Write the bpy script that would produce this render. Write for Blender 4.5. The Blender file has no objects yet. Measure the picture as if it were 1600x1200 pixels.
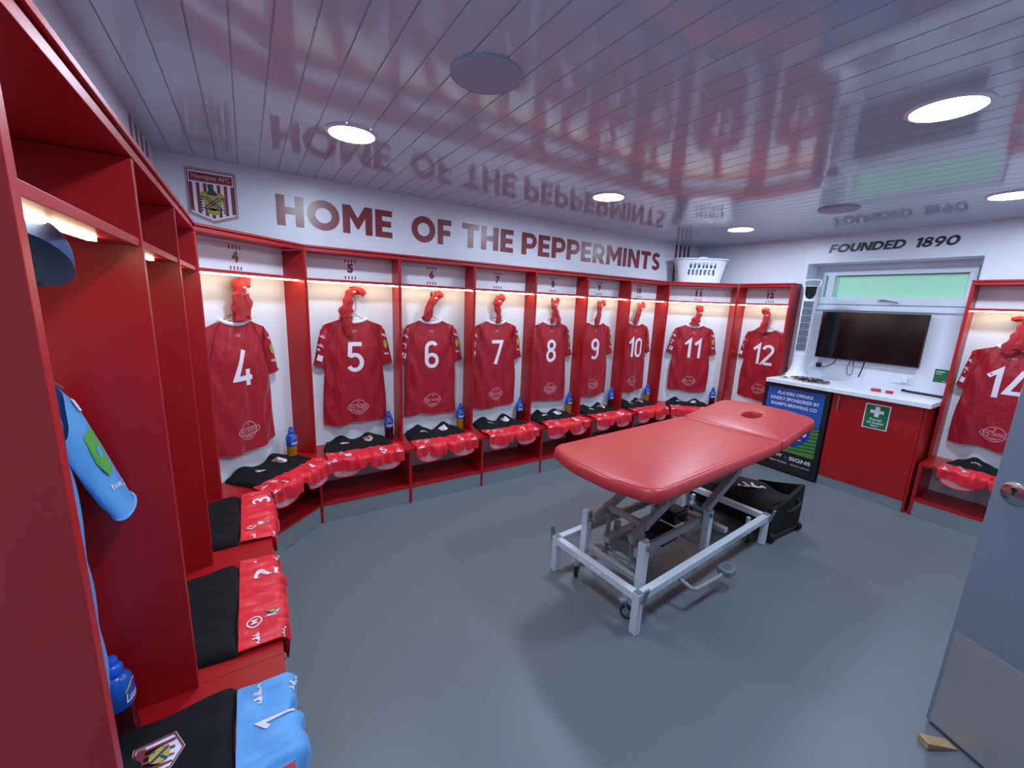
import bpy, math, random
from mathutils import Vector, Matrix
from math import sin, cos, pi, radians, sqrt
C = bpy.context.scene.collection
SC = bpy.context.scene

# ------------------------------------------------------------------ camera, world, exposure
cam_data = bpy.data.cameras.new('camera')
cam = bpy.data.objects.new('camera', cam_data)
C.objects.link(cam)
SC.camera = cam
cam_data.sensor_fit = 'HORIZONTAL'
cam_data.sensor_width = 36.0
cam_data.lens = 636.592 / 1600 * 36.0
cam_data.clip_start = 0.02
_r = Vector((0.84247223, -0.53711829, 0.04176706))
_u = Vector((0.07009895, 0.18615789, 0.98001601))
_f = Vector((0.53415979, 0.82270844, -0.19448428))
_m = Matrix.Identity(4)
for i in range(3):
    _m[i][0] = _r[i]; _m[i][1] = _u[i]; _m[i][2] = -_f[i]
_m.translation = Vector((-0.34189, -3.12189, 1.58344))
cam.matrix_world = _m

world = bpy.data.worlds.new('world')
SC.world = world
world.use_nodes = True
world.node_tree.nodes['Background'].inputs[0].default_value = (0.35, 0.42, 0.55, 1)
world.node_tree.nodes['Background'].inputs[1].default_value = 0.25

SC.view_settings.view_transform = 'Standard'
SC.view_settings.look = 'None'
SC.view_settings.exposure = 0.0
SC.view_settings.gamma = 1.0
SC.view_settings.use_curve_mapping = False

CEILING_LAMP = 185.0       # strength of the round downlights
STRIP_LAMP = 24.0         # strength of the warm strips under the shelves

# ------------------------------------------------------------------ materials
def lin(r, g, b):
    def f(c):
        c /= 255.0
        return c / 12.92 if c <= 0.04045 else ((c + 0.055) / 1.055) ** 2.4
    return (f(r), f(g), f(b), 1)

def mat(name, col, rough=0.5, metal=0.0, noise=0.0, nscale=40.0, bump=0.0, bscale=200.0, sheen=0.0,
        trans=0.0, bdist=0.002, emit=None, estr=0.0, spec=0.5, coat=0.0, stretch=None):
    m = bpy.data.materials.new(name)
    m.use_nodes = True
    nt = m.node_tree
    b = nt.nodes['Principled BSDF']
    b.inputs['Base Color'].default_value = col
    b.inputs['Roughness'].default_value = rough
    b.inputs['Metallic'].default_value = metal
    b.inputs['Specular IOR Level'].default_value = spec
    b.inputs['Transmission Weight'].default_value = trans
    b.inputs['Sheen Weight'].default_value = sheen
    b.inputs['Coat Weight'].default_value = coat
    if emit:
        b.inputs['Emission Color'].default_value = emit
        b.inputs['Emission Strength'].default_value = estr
    tc = nt.nodes.new('ShaderNodeTexCoord')
    src = tc.outputs['Object']
    if stretch:
        mp = nt.nodes.new('ShaderNodeMapping')
        mp.inputs['Scale'].default_value = stretch
        nt.links.new(src, mp.inputs['Vector'])
        src = mp.outputs['Vector']
    if noise > 0:
        n = nt.nodes.new('ShaderNodeTexNoise')
        n.inputs['Scale'].default_value = nscale
        n.inputs['Detail'].default_value = 4
        nt.links.new(src, n.inputs['Vector'])
        mx = nt.nodes.new('ShaderNodeMix')
        mx.data_type = 'RGBA'
        mx.inputs[6].default_value = tuple(c * (1 - noise) for c in col[:3]) + (1,)
        mx.inputs[7].default_value = tuple(min(1, c * (1 + noise)) for c in col[:3]) + (1,)
        nt.links.new(n.outputs['Fac'], mx.inputs[0])
        nt.links.new(mx.outputs[2], b.inputs['Base Color'])
    if bump > 0:
        n2 = nt.nodes.new('ShaderNodeTexNoise')
        n2.inputs['Scale'].default_value = bscale
        n2.inputs['Detail'].default_value = 3
        nt.links.new(src, n2.inputs['Vector'])
        bp = nt.nodes.new('ShaderNodeBump')
        bp.inputs['Strength'].default_value = bump
        bp.inputs['Distance'].default_value = bdist
        nt.links.new(n2.outputs['Fac'], bp.inputs['Height'])
        nt.links.new(bp.outputs['Normal'], b.inputs['Normal'])
    return m

M = dict(
    laminate=mat('red_laminate', lin(166, 17, 25), 0.36, noise=0.05, nscale=6, bump=0.05, bscale=300),
    white_panel=mat('white_panel', lin(226, 228, 236), 0.45, noise=0.015, nscale=8),
    wall=mat('white_wall', lin(224, 226, 238), 0.35, noise=0.02, nscale=3, bump=0.03, bscale=60),
    ceiling=mat('glossy_ceiling', lin(186, 204, 220), 0.075, noise=0.02, nscale=3, spec=0.6),
    floor=mat('grey_vinyl', lin(102, 111, 119), 0.42, noise=0.10, nscale=180, bump=0.12, bscale=260),
    steel=mat('brushed_steel', lin(165, 172, 178), 0.38, metal=0.7, noise=0.08, nscale=30, stretch=(1, 1, 40)),
    jersey=mat('red_jersey', lin(164, 12, 36), 0.4, noise=0.06, nscale=25, bump=0.9, bscale=9, bdist=0.03, stretch=(1.6, 1.6, .55), sheen=0.15),
    seam=mat('dark_red_seam', lin(112, 8, 26), 0.6),
    shorts=mat('bright_red_shorts', lin(226, 26, 48), 0.48, noise=0.06, nscale=25, bump=0.4, bscale=22, bdist=0.012, sheen=0.1),
    lining=mat('pale_pink_lining', lin(222, 150, 160), 0.5, noise=0.12, nscale=40),
    socks=mat('red_sock', lin(158, 13, 28), 0.75, noise=0.15, nscale=60, bump=0.6, bscale=40, bdist=0.01, sheen=0.2),
    sky=mat('sky_blue_cloth', lin(92, 162, 226), 0.5, noise=0.06, nscale=25, bump=0.4, bscale=14, bdist=0.015, sheen=0.1),
    skylight=mat('pale_blue_cloth', lin(122, 186, 236), 0.5, noise=0.06, nscale=25),
    black_cloth=mat('black_cloth', lin(19, 19, 24), 0.85, noise=0.2, nscale=60, bump=0.4, bscale=24, bdist=0.012, spec=0.25),
    white_print=mat('white_print', lin(232, 226, 238), 0.5, noise=0.02, nscale=20),
    pink_print=mat('faded_print', lin(214, 150, 165), 0.55, noise=0.05, nscale=20),
    maroon=mat('maroon_vinyl', lin(132, 52, 58), 0.3, noise=0.03, nscale=5),
    charcoal=mat('charcoal_vinyl', lin(52, 54, 66), 0.35, noise=0.03, nscale=5),
    navy=mat('navy_print', lin(36, 42, 92), 0.5, noise=0.03, nscale=5),
    gold=mat('gold_print', lin(176, 160, 66), 0.5, noise=0.15, nscale=60),
    dkgreen=mat('dark_green_print', lin(40, 66, 66), 0.5, noise=0.1, nscale=60),
    green_print=mat('green_print', lin(96, 168, 70), 0.5, noise=0.1, nscale=60),
    wire=mat('pink_coated_wire', lin(176, 110, 118), 0.35, metal=0.3, noise=0.03, nscale=20),
    leather=mat('red_vinyl_upholstery', lin(186, 52, 57), 0.36, noise=0.05, nscale=12, bump=0.12, bscale=240),
    hole_trim=mat('dark_red_vinyl', lin(150, 30, 38), 0.4, noise=0.05, nscale=12),
    white_metal=mat('white_painted_steel', lin(200, 210, 222), 0.35, noise=0.04, nscale=15),
    grey_metal=mat('grey_painted_steel', lin(150, 148, 153), 0.4, noise=0.06, nscale=15),
    chrome=mat('chrome', lin(190, 194, 200), 0.2, metal=1.0, noise=0.03, nscale=10),
    grey_plastic=mat('grey_plastic', lin(112, 122, 130), 0.45, noise=0.05, nscale=30),
    dark_plastic=mat('dark_plastic', lin(26, 27, 31), 0.4, noise=0.1, nscale=20),
    rubber=mat('black_rubber', lin(20, 20, 22), 0.7, noise=0.1, nscale=40),
    bag=mat('black_bag_fabric', lin(22, 21, 25), 0.75, noise=0.2, nscale=40, bump=0.4, bscale=300, spec=0.3),
    white_plastic=mat('white_plastic', lin(226, 228, 238), 0.35, noise=0.01, nscale=10),
    grille=mat('grey_grille', lin(104, 110, 124), 0.5, noise=0.1, nscale=200),
    speaker=mat('pale_grey_grille', lin(166, 174, 194), 0.7, noise=0.08, nscale=300, bump=0.3, bscale=500),
    screen=mat('black_glass', lin(9, 9, 11), 0.12, noise=0.05, nscale=3, spec=0.6),
    counter=mat('white_worktop', lin(232, 234, 242), 0.3, noise=0.015, nscale=10),
    green_sign=mat('safety_green', lin(18, 106, 62), 0.45, noise=0.03, nscale=10),
    poster_blue=mat('poster_blue', lin(40, 88, 172), 0.35, noise=0.08, nscale=5),
    poster_deep=mat('poster_deep_blue', lin(28, 66, 150), 0.35, noise=0.03, nscale=5),
    poster_green=mat('poster_green', lin(88, 142, 52), 0.35, noise=0.10, nscale=14),
    poster_stripe=mat('poster_dark_green', lin(34, 78, 78), 0.35, noise=0.05, nscale=14),
    door=mat('slate_blue_laminate', lin(118, 132, 150), 0.4, noise=0.06, nscale=120, bump=0.05, bscale=300),
    kick=mat('scuffed_steel', lin(176, 172, 176), 0.42, metal=0.5, noise=0.10, nscale=14, bump=0.05, bscale=90),
    wood=mat('pale_wood', lin(178, 148, 108), 0.6, noise=0.18, nscale=30, stretch=(1, 10, 10)),
    upvc=mat('window_white', lin(222, 228, 240), 0.3, noise=0.01, nscale=10),
    bottle_label=mat('blue_bottle_sleeve', lin(26, 88, 186), 0.25, noise=0.2, nscale=40),
    bottle_cap=mat('blue_cap', lin(30, 92, 205), 0.3, noise=0.03, nscale=20),
    amber=mat('amber_drink', lin(172, 112, 22), 0.12, noise=0.06, nscale=20, spec=0.6),
    cherry=mat('dark_red_drink', lin(66, 10, 22), 0.12, noise=0.06, nscale=20, spec=0.6),
    yellow=mat('yellow_print', lin(214, 190, 40), 0.4, noise=0.05, nscale=20),
    capcloth=mat('navy_cap_cloth', lin(36, 56, 100), 0.8, noise=0.1, nscale=60, bump=0.5, bscale=160, stretch=(1, 1, 6)),
    redtape=mat('red_tape', lin(205, 44, 54), 0.4, noise=0.05, nscale=20),
    lamp=mat('lamp_diffuser', (1, 1, 1, 1), 0.5, emit=(0.68, 0.83, 1.0, 1), estr=CEILING_LAMP),
    strip=mat('led_diffuser', (1, 1, 1, 1), 0.5, emit=(1.0, 0.88, 0.56, 1), estr=STRIP_LAMP),
    pane=mat('frosted_green_pane', lin(150, 205, 182), 0.4, emit=lin(150, 205, 180), estr=0.36, noise=0.06, nscale=3),
)
# heap of patterned cloth: blotches of several colours
def patterned():
    m = bpy.data.materials.new('patterned_cloth')
    m.use_nodes = True
    nt = m.node_tree
    b = nt.nodes['Principled BSDF']
    b.inputs['Roughness'].default_value = 0.7
    v = nt.nodes.new('ShaderNodeTexVoronoi')
    v.inputs['Scale'].default_value = 45
    r = nt.nodes.new('ShaderNodeValToRGB')
    r.color_ramp.interpolation = 'CONSTANT'
    cols = [(0, (30, 30, 52)), (0.35, (96, 40, 52)), (0.55, (204, 190, 180)), (0.7, (40, 48, 88)), (0.85, (176, 130, 70))]
    e = r.color_ramp.elements
    e[0].position = 0; e[0].color = lin(*cols[0][1])
    e[1].position = cols[1][0]; e[1].color = lin(*cols[1][1])
    for p, c in cols[2:]:
        k = e.new(p); k.color = lin(*c)
    tc = nt.nodes.new('ShaderNodeTexCoord')
    sp = nt.nodes.new('ShaderNodeSeparateColor')
    nt.links.new(tc.outputs['Object'], v.inputs['Vector'])
    nt.links.new(v.outputs['Color'], sp.inputs[0])
    nt.links.new(sp.outputs[0], r.inputs[0])
    nt.links.new(r.outputs[0], b.inputs['Base Color'])
    return m
M['patterned'] = patterned()

# ------------------------------------------------------------------ mesh building
class MB:
    def __init__(self):
        self.v = []; self.f = []; self.mi = []
    def add(self, verts, faces, mi=0, fn=None):
        o = len(self.v)
        for p in verts:
            self.v.append(tuple(fn(*p)) if fn else tuple(p))
        for q in faces:
            self.f.append(tuple(i + o for i in q)); self.mi.append(mi)
        return self
    def box(self, x0, x1, y0, y1, z0, z1, mi=0, fn=None):
        v = [(x0, y0, z0), (x1, y0, z0), (x1, y1, z0), (x0, y1, z0), (x0, y0, z1), (x1, y0, z1), (x1, y1, z1), (x0, y1, z1)]
        f = [(0, 3, 2, 1), (4, 5, 6, 7), (0, 1, 5, 4), (1, 2, 6, 5), (2, 3, 7, 6), (3, 0, 4, 7)]
        return self.add(v, f, mi, fn)
    def prism(self, poly, z0, z1, mi=0, fn=None):
        a = sum(poly[i][0] * poly[(i + 1) % len(poly)][1] - poly[(i + 1) % len(poly)][0] * poly[i][1] for i in range(len(poly)))
        if a < 0: poly = poly[::-1]
        n = len(poly)
        v = [(x, y, z0) for x, y in poly] + [(x, y, z1) for x, y in poly]
        f = [tuple(range(n))[::-1], tuple(range(n, 2 * n))] + [(i, (i + 1) % n, n + (i + 1) % n, n + i) for i in range(n)]
        return self.add(v, f, mi, fn)
    def tube(self, pts, r, n=10, mi=0, fn=None, cap=True, flat=1.0, up=None):
        pts = [Vector(p) for p in pts]
        k = len(pts)
        rs = r if isinstance(r, (list, tuple)) else [r] * k
        T = [(pts[min(i + 1, k - 1)] - pts[max(i - 1, 0)]).normalized() for i in range(k)]
        ref = Vector(up) if up else (Vector((0, 0, 1)) if abs(T[0].z) < 0.9 else Vector((0, 1, 0)))
        verts = []
        N = None
        for i in range(k):
            if N is None or up:
                N = ref - T[i] * ref.dot(T[i])
            else:
                N = N - T[i] * N.dot(T[i])
            N.normalize()
            B = T[i].cross(N)
            for j in range(n):
                a = 2 * pi * j / n
                verts.append(pts[i] + (N * cos(a) * flat + B * sin(a)) * rs[i])
        faces = []
        for i in range(k - 1):
            for j in range(n):
                a = i * n + j; b = i * n + (j + 1) % n
                faces.append((a, b, b + n, a + n))
        if cap:
            faces.append(tuple(range(n))[::-1]); faces.append(tuple(range((k - 1) * n, k * n)))
        return self.add([tuple(p) for p in verts], faces, mi, fn)
    def lathe(self, prof, n=24, c=(0, 0, 0), mi=0, fn=None, axis='z', cap=True):
        verts = []
        for r, z in prof:
            for j in range(n):
                a = 2 * pi * j / n
                p = (r * cos(a), r * sin(a), z)
                if axis == 'x': p = (p[2], p[0], p[1])
                if axis == 'y': p = (p[1], p[2], p[0])
                verts.append((p[0] + c[0], p[1] + c[1], p[2] + c[2]))
        k = len(prof)
        faces = [(i * n + j, i * n + (j + 1) % n, (i + 1) * n + (j + 1) % n, (i + 1) * n + j) for i in range(k - 1) for j in range(n)]
        if cap:
            faces.append(tuple(range(n))[::-1]); faces.append(tuple(range((k - 1) * n, k * n)))
        return self.add(verts, faces, mi, fn)
    def build(self, name, mats, parent=None, smooth=None, bevel=0.0, loc=None):
        me = bpy.data.meshes.new(name)
        me.from_pydata(self.v, [], self.f)
        if not isinstance(mats, (list, tuple)): mats = [mats]
        for m in mats: me.materials.append(M[m] if isinstance(m, str) else m)
        if len(mats) > 1: me.polygons.foreach_set('material_index', self.mi)
        if smooth:
            me.polygons.foreach_set('use_smooth', [True] * len(me.polygons))
            me.update()
            me.set_sharp_from_angle(angle=radians(smooth))
        me.update()
        o = bpy.data.objects.new(name, me)
        C.objects.link(o)
        if parent: o.parent = parent
        if loc: o.location = loc
        if bevel:
            b = o.modifiers.new('bevel', 'BEVEL'); b.width = bevel; b.segments = 2; b.limit_method = 'ANGLE'
        return o

def tag(o, label, cat, group=None):
    o['label'] = label; o['category'] = cat
    if group: o['group'] = group
    return o
def thing(name, label, cat, loc=(0, 0, 0), rz=0.0, group=None):
    o = bpy.data.objects.new(name, None)
    o.empty_display_size = 0.1
    C.objects.link(o)
    o.location = loc; o.rotation_euler = (0, 0, rz)
    return tag(o, label, cat, group)
def struct(o):
    o['kind'] = 'structure'; return o

# ------------------------------------------------------------------ writing and marks (drawn in x-z, facing -y)
_tc = {}
def text_geo(s, bold=0.0, shear=0.0):
    k = (s, bold, shear)
    if k not in _tc:
        cu = bpy.data.curves.new('t', 'FONT')
        cu.body = s; cu.size = 1; cu.offset = bold; cu.shear = shear; cu.resolution_u = 4; cu.extrude = 0.0
        ob = bpy.data.objects.new('t', cu)
        C.objects.link(ob)
        dg = bpy.context.evaluated_depsgraph_get()
        me = ob.evaluated_get(dg).to_mesh()
        v = [tuple(p.co) for p in me.vertices]; f = [tuple(p.vertices) for p in me.polygons]
        ob.evaluated_get(dg).to_mesh_clear()
        bpy.data.objects.remove(ob); bpy.data.curves.remove(cu)
        _tc[k] = (v, f)
    return _tc[k]
def write(mb, s, x0, x1, z0, z1, y=0.0, bold=0.0, shear=0.0, mi=0, fn=None, warp=None):
    """writing fitted to the box x0..x1, z0..z1 on the plane y, readable from -y"""
    v, f = text_geo(s, bold, shear)
    ax = min(p[0] for p in v); bx = max(p[0] for p in v); az = min(p[1] for p in v); bz = max(p[1] for p in v)
    out = []
    for p in v:
        X = x0 + (p[0] - ax) / (bx - ax) * (x1 - x0); Z = z0 + (p[1] - az) / (bz - az) * (z1 - z0)
        if warp: X, Z = warp(X, Z)
        out.append((X, y(X, Z) if callable(y) else y, Z))
    mb.add(out, f, mi, fn)
def flat(mb, poly, y=0.0, mi=0, fn=None):
    a = sum(poly[i][0] * poly[(i + 1) % len(poly)][1] - poly[(i + 1) % len(poly)][0] * poly[i][1] for i in range(len(poly)))
    if a < 0: poly = poly[::-1]
    mb.add([(x, y(x, z) if callable(y) else y, z) for x, z in poly], [tuple(range(len(poly)))], mi, fn)
def ribbon(mb, pts, w, y=0.0, mi=0, closed=False, fn=None):
    n = len(pts); L = []; R = []
    for i in range(n):
        if closed: a = pts[i - 1]; b = pts[(i + 1) % n]
        else: a = pts[max(i - 1, 0)]; b = pts[min(i + 1, n - 1)]
        p = Vector(pts[i])
        d1 = (p - Vector(a)); d2 = (Vector(b) - p)
        if d1.length < 1e-9: d1 = d2
        if d2.length < 1e-9: d2 = d1
        d1.normalize(); d2.normalize()
        t = d1 + d2
        t = t.normalized() if t.length > 1e-6 else d1
        nn = Vector((-t.y, t.x)); k = 1.0 / max(0.35, nn.dot(Vector((-d1.y, d1.x))))
        L.append(p + nn * w / 2 * k); R.append(p - nn * w / 2 * k)
    v = [(p.x, y(p.x, p.y) if callable(y) else y, p.y) for p in L + R]
    m = n if closed else n - 1
    f = [(i, n + i, n + (i + 1) % n, (i + 1) % n) for i in range(m)]
    mb.add(v, f, mi, fn)
def arc(cx, cy, rx, ry, a0, a1, n=14):
    return [(cx + rx * cos(radians(a0 + (a1 - a0) * i / n)), cy + ry * sin(radians(a0 + (a1 - a0) * i / n))) for i in range(n + 1)]
DIG = {
    '0': [(arc(.27, .73, .22, .22, 0, 180) + arc(.27, .27, .22, .22, 180, 360), True)],
    '1': [([(.08, .74), (.34, .98), (.34, .5), (.34, .0)], False)],
    '2': [(arc(.27, .74, .22, .22, 170, -35) + [(.05, .05), (.52, .05)], False)],
    '3': [(arc(.25, .74, .2, .21, 160, -90) + arc(.25, .27, .23, .24, 90, -160), False)],
    '4': [([(.36, 1.0), (.2, .58), (.05, .22), (.3, .22), (.58, .22)], False), ([(.45, .46), (.45, .3), (.45, 0)], False)],
    '5': [([(.5, .95), (.12, .95), (.09, .58)] + arc(.26, .31, .23, .27, 120, -150), False)],
    '6': [(arc(.27, .27, .21, .23, 0, 360)[:-1], True), (arc(.27, .73, .21, .22, 35, 180) + [(.06, .5), (.06, .3)], False)],
    '7': [([(.03, .95), (.5, .95), (.36, .5), (.2, .0)], False)],
    '8': [(arc(.27, .74, .19, .2, 0, 360)[:-1], True), (arc(.27, .27, .22, .24, 0, 360)[:-1], True)],
    '9': [(arc(.27, .73, .21, .23, 0, 360)[:-1], True), (arc(.27, .27, .21, .22, 215, 360) + [(.48, .5), (.48, .7)], False)],
}
def digits(mb, s, cx, cz, h, y=0.0, mi=0, fn=None, w=0.13, gap=0.1, narrow=1.0):
    adv = {'1': 0.42}
    tot = sum(adv.get(c, .54) for c in s) + gap * (len(s) - 1)
    x = -tot / 2
    for c in s:
        for pl, cl in DIG[c]:
            P = []
            m = len(pl) if cl else len(pl) - 1
            for i in range(m):                                       # subdivide so the print follows the cloth
                a, b = pl[i], pl[(i + 1) % len(pl)]
                k = max(1, int(math.hypot(b[0] - a[0], b[1] - a[1]) / 0.12))
                P += [(a[0] + (b[0] - a[0]) * j / k, a[1] + (b[1] - a[1]) * j / k) for j in range(k)]
            if not cl: P.append(pl[-1])
            ribbon(mb, [(cx + (x + px) * h * narrow, cz + (pz - .5) * h) for px, pz in P], w * h, y, mi, cl, fn)
        x += adv.get(c, .54) + gap
FIG = [(.0, .0), (.03, .25), (.1, .36), (.09, .46), (.16, .52), (.23, .47), (.22, .38), (.17, .33), (.22, .17), (.33, .07), (.46, .24), (.53, .2), (.6, .0), (.5, -.02), (.44, .1), (.34, -.04), (.15, -.05)]
def twin_figures(mb, cx, cz, w, y=0.0, mi=0, fn=None, rot=0.0):
    """two seated figures back to back"""
    for sgn in (-1, 1):
        P = []
        for a, b in FIG:
            a = (a + .015) * sgn * w / 1.2; b = (b - .22) * w / 1.2
            P.append((cx + a * cos(rot) - b * sin(rot), cz + a * sin(rot) + b * cos(rot)))
        flat(mb, P, y, mi, fn)
def emblem(mb, cx, cz, r, y=0.0, mi=0, fn=None):
    """ring with a pointed band and THE TAVERN across it"""
    ribbon(mb, [(cx + a, cz + b * .95) for a, b in arc(0, 0, r * .86, r * .86, 0, 360, 28)[:-1]], r * .07, y, mi, True, fn)
    ribbon(mb, [(cx - r * 1.12, cz + r * .0), (cx - r * .95, cz + r * .3), (cx + r * .95, cz + r * .3), (cx + r * 1.12, cz), (cx + r * .95, cz - r * .3), (cx - r * .95, cz - r * .3)], r * .07, y, mi, True, fn)
    write(mb, 'THE TAVERN', cx - r * .88, cx + r * .88, cz - r * .17, cz + r * .19, y, 0.01, 0, mi, fn)
    ribbon(mb, [(cx - r * .1, cz + r * .62), (cx + r * .1, cz + r * .62)], r * .07, y, mi, False, fn)
    ribbon(mb, [(cx, cz + r * .62), (cx, cz + r * .42)], r * .07, y, mi, False, fn)
    ribbon(mb, [(cx + a, cz + b) for a, b in arc(0, -r * .75, r * .3, r * .3, 150, 30, 8)], r * .07, y, mi, False, fn)
    ribbon(mb, [(cx + a, cz + b) for a, b in arc(0, 0, r * .62, r * .62, 205, 335, 12)], r * .06, y, mi, False, fn)
def off(y, d):
    return (lambda x, z: y(x, z) - d) if callable(y) else y - d
def small_crest(mb, cx, cz, w, h, y, fn=None):
    """slots: 0 white, 1 maroon, 2 navy, 3 gold"""
    def sh(s):
        return [(cx - w / 2 * s, cz + h / 2 * s), (cx + w / 2 * s, cz + h / 2 * s), (cx + w / 2 * s, cz - h * .28 * s), (cx, cz - h / 2 * s), (cx - w / 2 * s, cz - h * .28 * s)]
    flat(mb, sh(1), y, 0, fn)
    ribbon(mb, sh(.93), w * .05, off(y, .0006), 1, True, fn)
    flat(mb, [(cx - w * .4, cz + h * .42), (cx + w * .4, cz + h * .42), (cx + w * .4, cz + h * .26), (cx - w * .4, cz + h * .26)], off(y, .0006), 1, fn)
    for k in (-.3, -.1, .1, .3):
        flat(mb, [(cx + (k - .035) * w, cz + h * .26), (cx + (k + .035) * w, cz + h * .26), (cx + (k + .035) * w, cz - h * .3), (cx + (k - .035) * w, cz - h * .3)], off(y, .0006), 1, fn)
    flat(mb, [(cx + a, cz - h * .03 + b) for a, b in arc(0, 0, w * .24, h * .2, 0, 360, 10)[:-1]], off(y, .0012), 3, fn)
    for s in (-1, 1):
        ribbon(mb, [(cx - w * .18, cz - h * .03 - s * h * .15), (cx + w * .18, cz - h * .03 + s * h * .15)], w * .07, off(y, .0018), 2, False, fn)
CREST_M = ['white_print', 'maroon', 'navy', 'gold']

# ------------------------------------------------------------------ room shell
XL, D, DB, T = -0.5378, 0.1745, 0.2135, 0.011
DLEFT = 0.202                                                   # the left-wall bays are a little deeper
XR = 4.3805
ZB, ZT, ZS = 0.45, 1.906, 1.694
H = 2.367
XWL, XWR, YWB, YWF = XL - DLEFT, XR + D, D, -3.80
RC = dict(y0=-2.30, y1=-1.085, z0=0.90, z1=2.105, d=0.25)       # window recess in the right wall

struct(MB().box(XWL - .1, XWR + .4, YWF - 1.6, YWB + .1, -0.1, 0).build('floor', 'floor'))
cb = MB()
x = XWL - 0.02
while x < XWR + 0.35:
    v = [(x, YWF - 1.6, H), (x + .1025, YWF - 1.6, H), (x + .1052, YWF - 1.6, H + .005), (x + .1085, YWF - 1.6, H + .005)]
    v = v + [(a, YWB + .1, c) for a, b, c in v] + [(x + .1085, YWF - 1.6, H), (x + .1085, YWB + .1, H)]
    cb.add(v, [(0, 4, 5, 1), (1, 5, 6, 2), (2, 6, 7, 3), (3, 7, 9, 8)])
    x += .1085
cb.box(XWL - .1, XWR + .45, YWF - 1.6, YWB + .1, H + .006, H + .1)
struct(cb.build('ceiling', 'ceiling'))
struct(MB().box(XWL - .1, XWR + .4, YWB, YWB + .1, 0, H).build('wall_back', 'wall'))
struct(MB().box(XWL - .1, XWL, YWF - 1.6, YWB, 0, H).build('wall_left', 'wall'))
w = MB()
w.box(XWR, XWR + .4, RC['y1'], YWB, 0, H)
w.box(XWR, XWR + .4, YWF - 1.6, RC['y0'], 0, H)
w.box(XWR, XWR + .4, RC['y0'], RC['y1'], RC['z1'], H)
w.box(XWR, XWR + .4, RC['y0'], RC['y1'], 0, RC['z0'])
XP = XWR + RC['d']                                             # the panel behind the television
w.box(XP, XWR + .4, RC['y0'], RC['y1'], RC['z0'], 1.665)
struct(w.build('wall_right', 'wall'))
w = MB()
w.box(XWL, 0.64, YWF - .1, YWF, 0, H); w.box(1.56, XWR, YWF - .1, YWF, 0, H); w.box(0.64, 1.56, YWF - .1, YWF, 2.06, H)
w.box(XWL, XWR, YWF - 1.6, YWF - 1.5, 0, H)
struct(w.build('wall_front', 'wall'))
# thin trim round the recess mouth and along the wall joint
t = MB()
t.box(XWR - .004, XWR, RC['y0'] - .03, RC['y1'] + .025, RC['z1'], RC['z1'] + .022)
t.box(XWR - .004, XWR, RC['y1'], RC['y1'] + .022, 0.95, RC['z1'])
t.box(XWR - .002, XWR, RC['y1'] + .06, RC['y1'] + .064, ZT, H)
struct(t.build('trim_1', 'upvc'))

# ------------------------------------------------------------------ lamps in the ceiling
def ceiling_light(x, y, label):
    t = thing('ceiling_light', label, 'ceiling light', (x, y, H), 0, 'round downlights in the ceiling')
    MB().lathe([(.104, -.0005), (.122, -.0005), (.122, -.004), (.114, -.009), (.106, -.009), (.104, -.004)], 40, cap=False).build('trim_ring', 'white_plastic', t, 30)
    MB().lathe([(.1045, -.001), (.1045, -.007)], 40).build('diffuser', 'lamp', t)
for x, y, l in [(0.150, -.826, 'round ceiling downlight nearest the wall crest'),
                (1.911, -.826, 'round ceiling downlight above the number 8 locker, middle of the far row'),
                (3.676, -.822, 'round ceiling downlight nearest the laundry basket'),
                (1.913, -2.553, 'largest-looking round ceiling downlight, above the massage table'),
                (3.681, -2.503, 'round ceiling downlight cut by the right edge of the photo'),
                (0.150, -2.553, 'round ceiling downlight just above the top of the frame')]:
    ceiling_light(x, y, l)
for x, y, l in [(.422, -1.697, 'round grey ceiling speaker near the top of the photo, left of centre'),
                (3.384, -1.703, 'round grey ceiling speaker far off, above the television')]:
    s = thing('ceiling_speaker', l, 'ceiling speaker', (x, y, H), 0, 'round ceiling speakers')
    MB().lathe([(.118, -.0005), (.126, -.0005), (.126, -.008), (.118, -.012)], 40, cap=False).build('rim', 'speaker', s, 30)
    MB().lathe([(.118, -.0005), (.118, -.011), (.06, -.0125), (.002, -.013)], 40).build('grille', 'speaker', s, 40)

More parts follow.
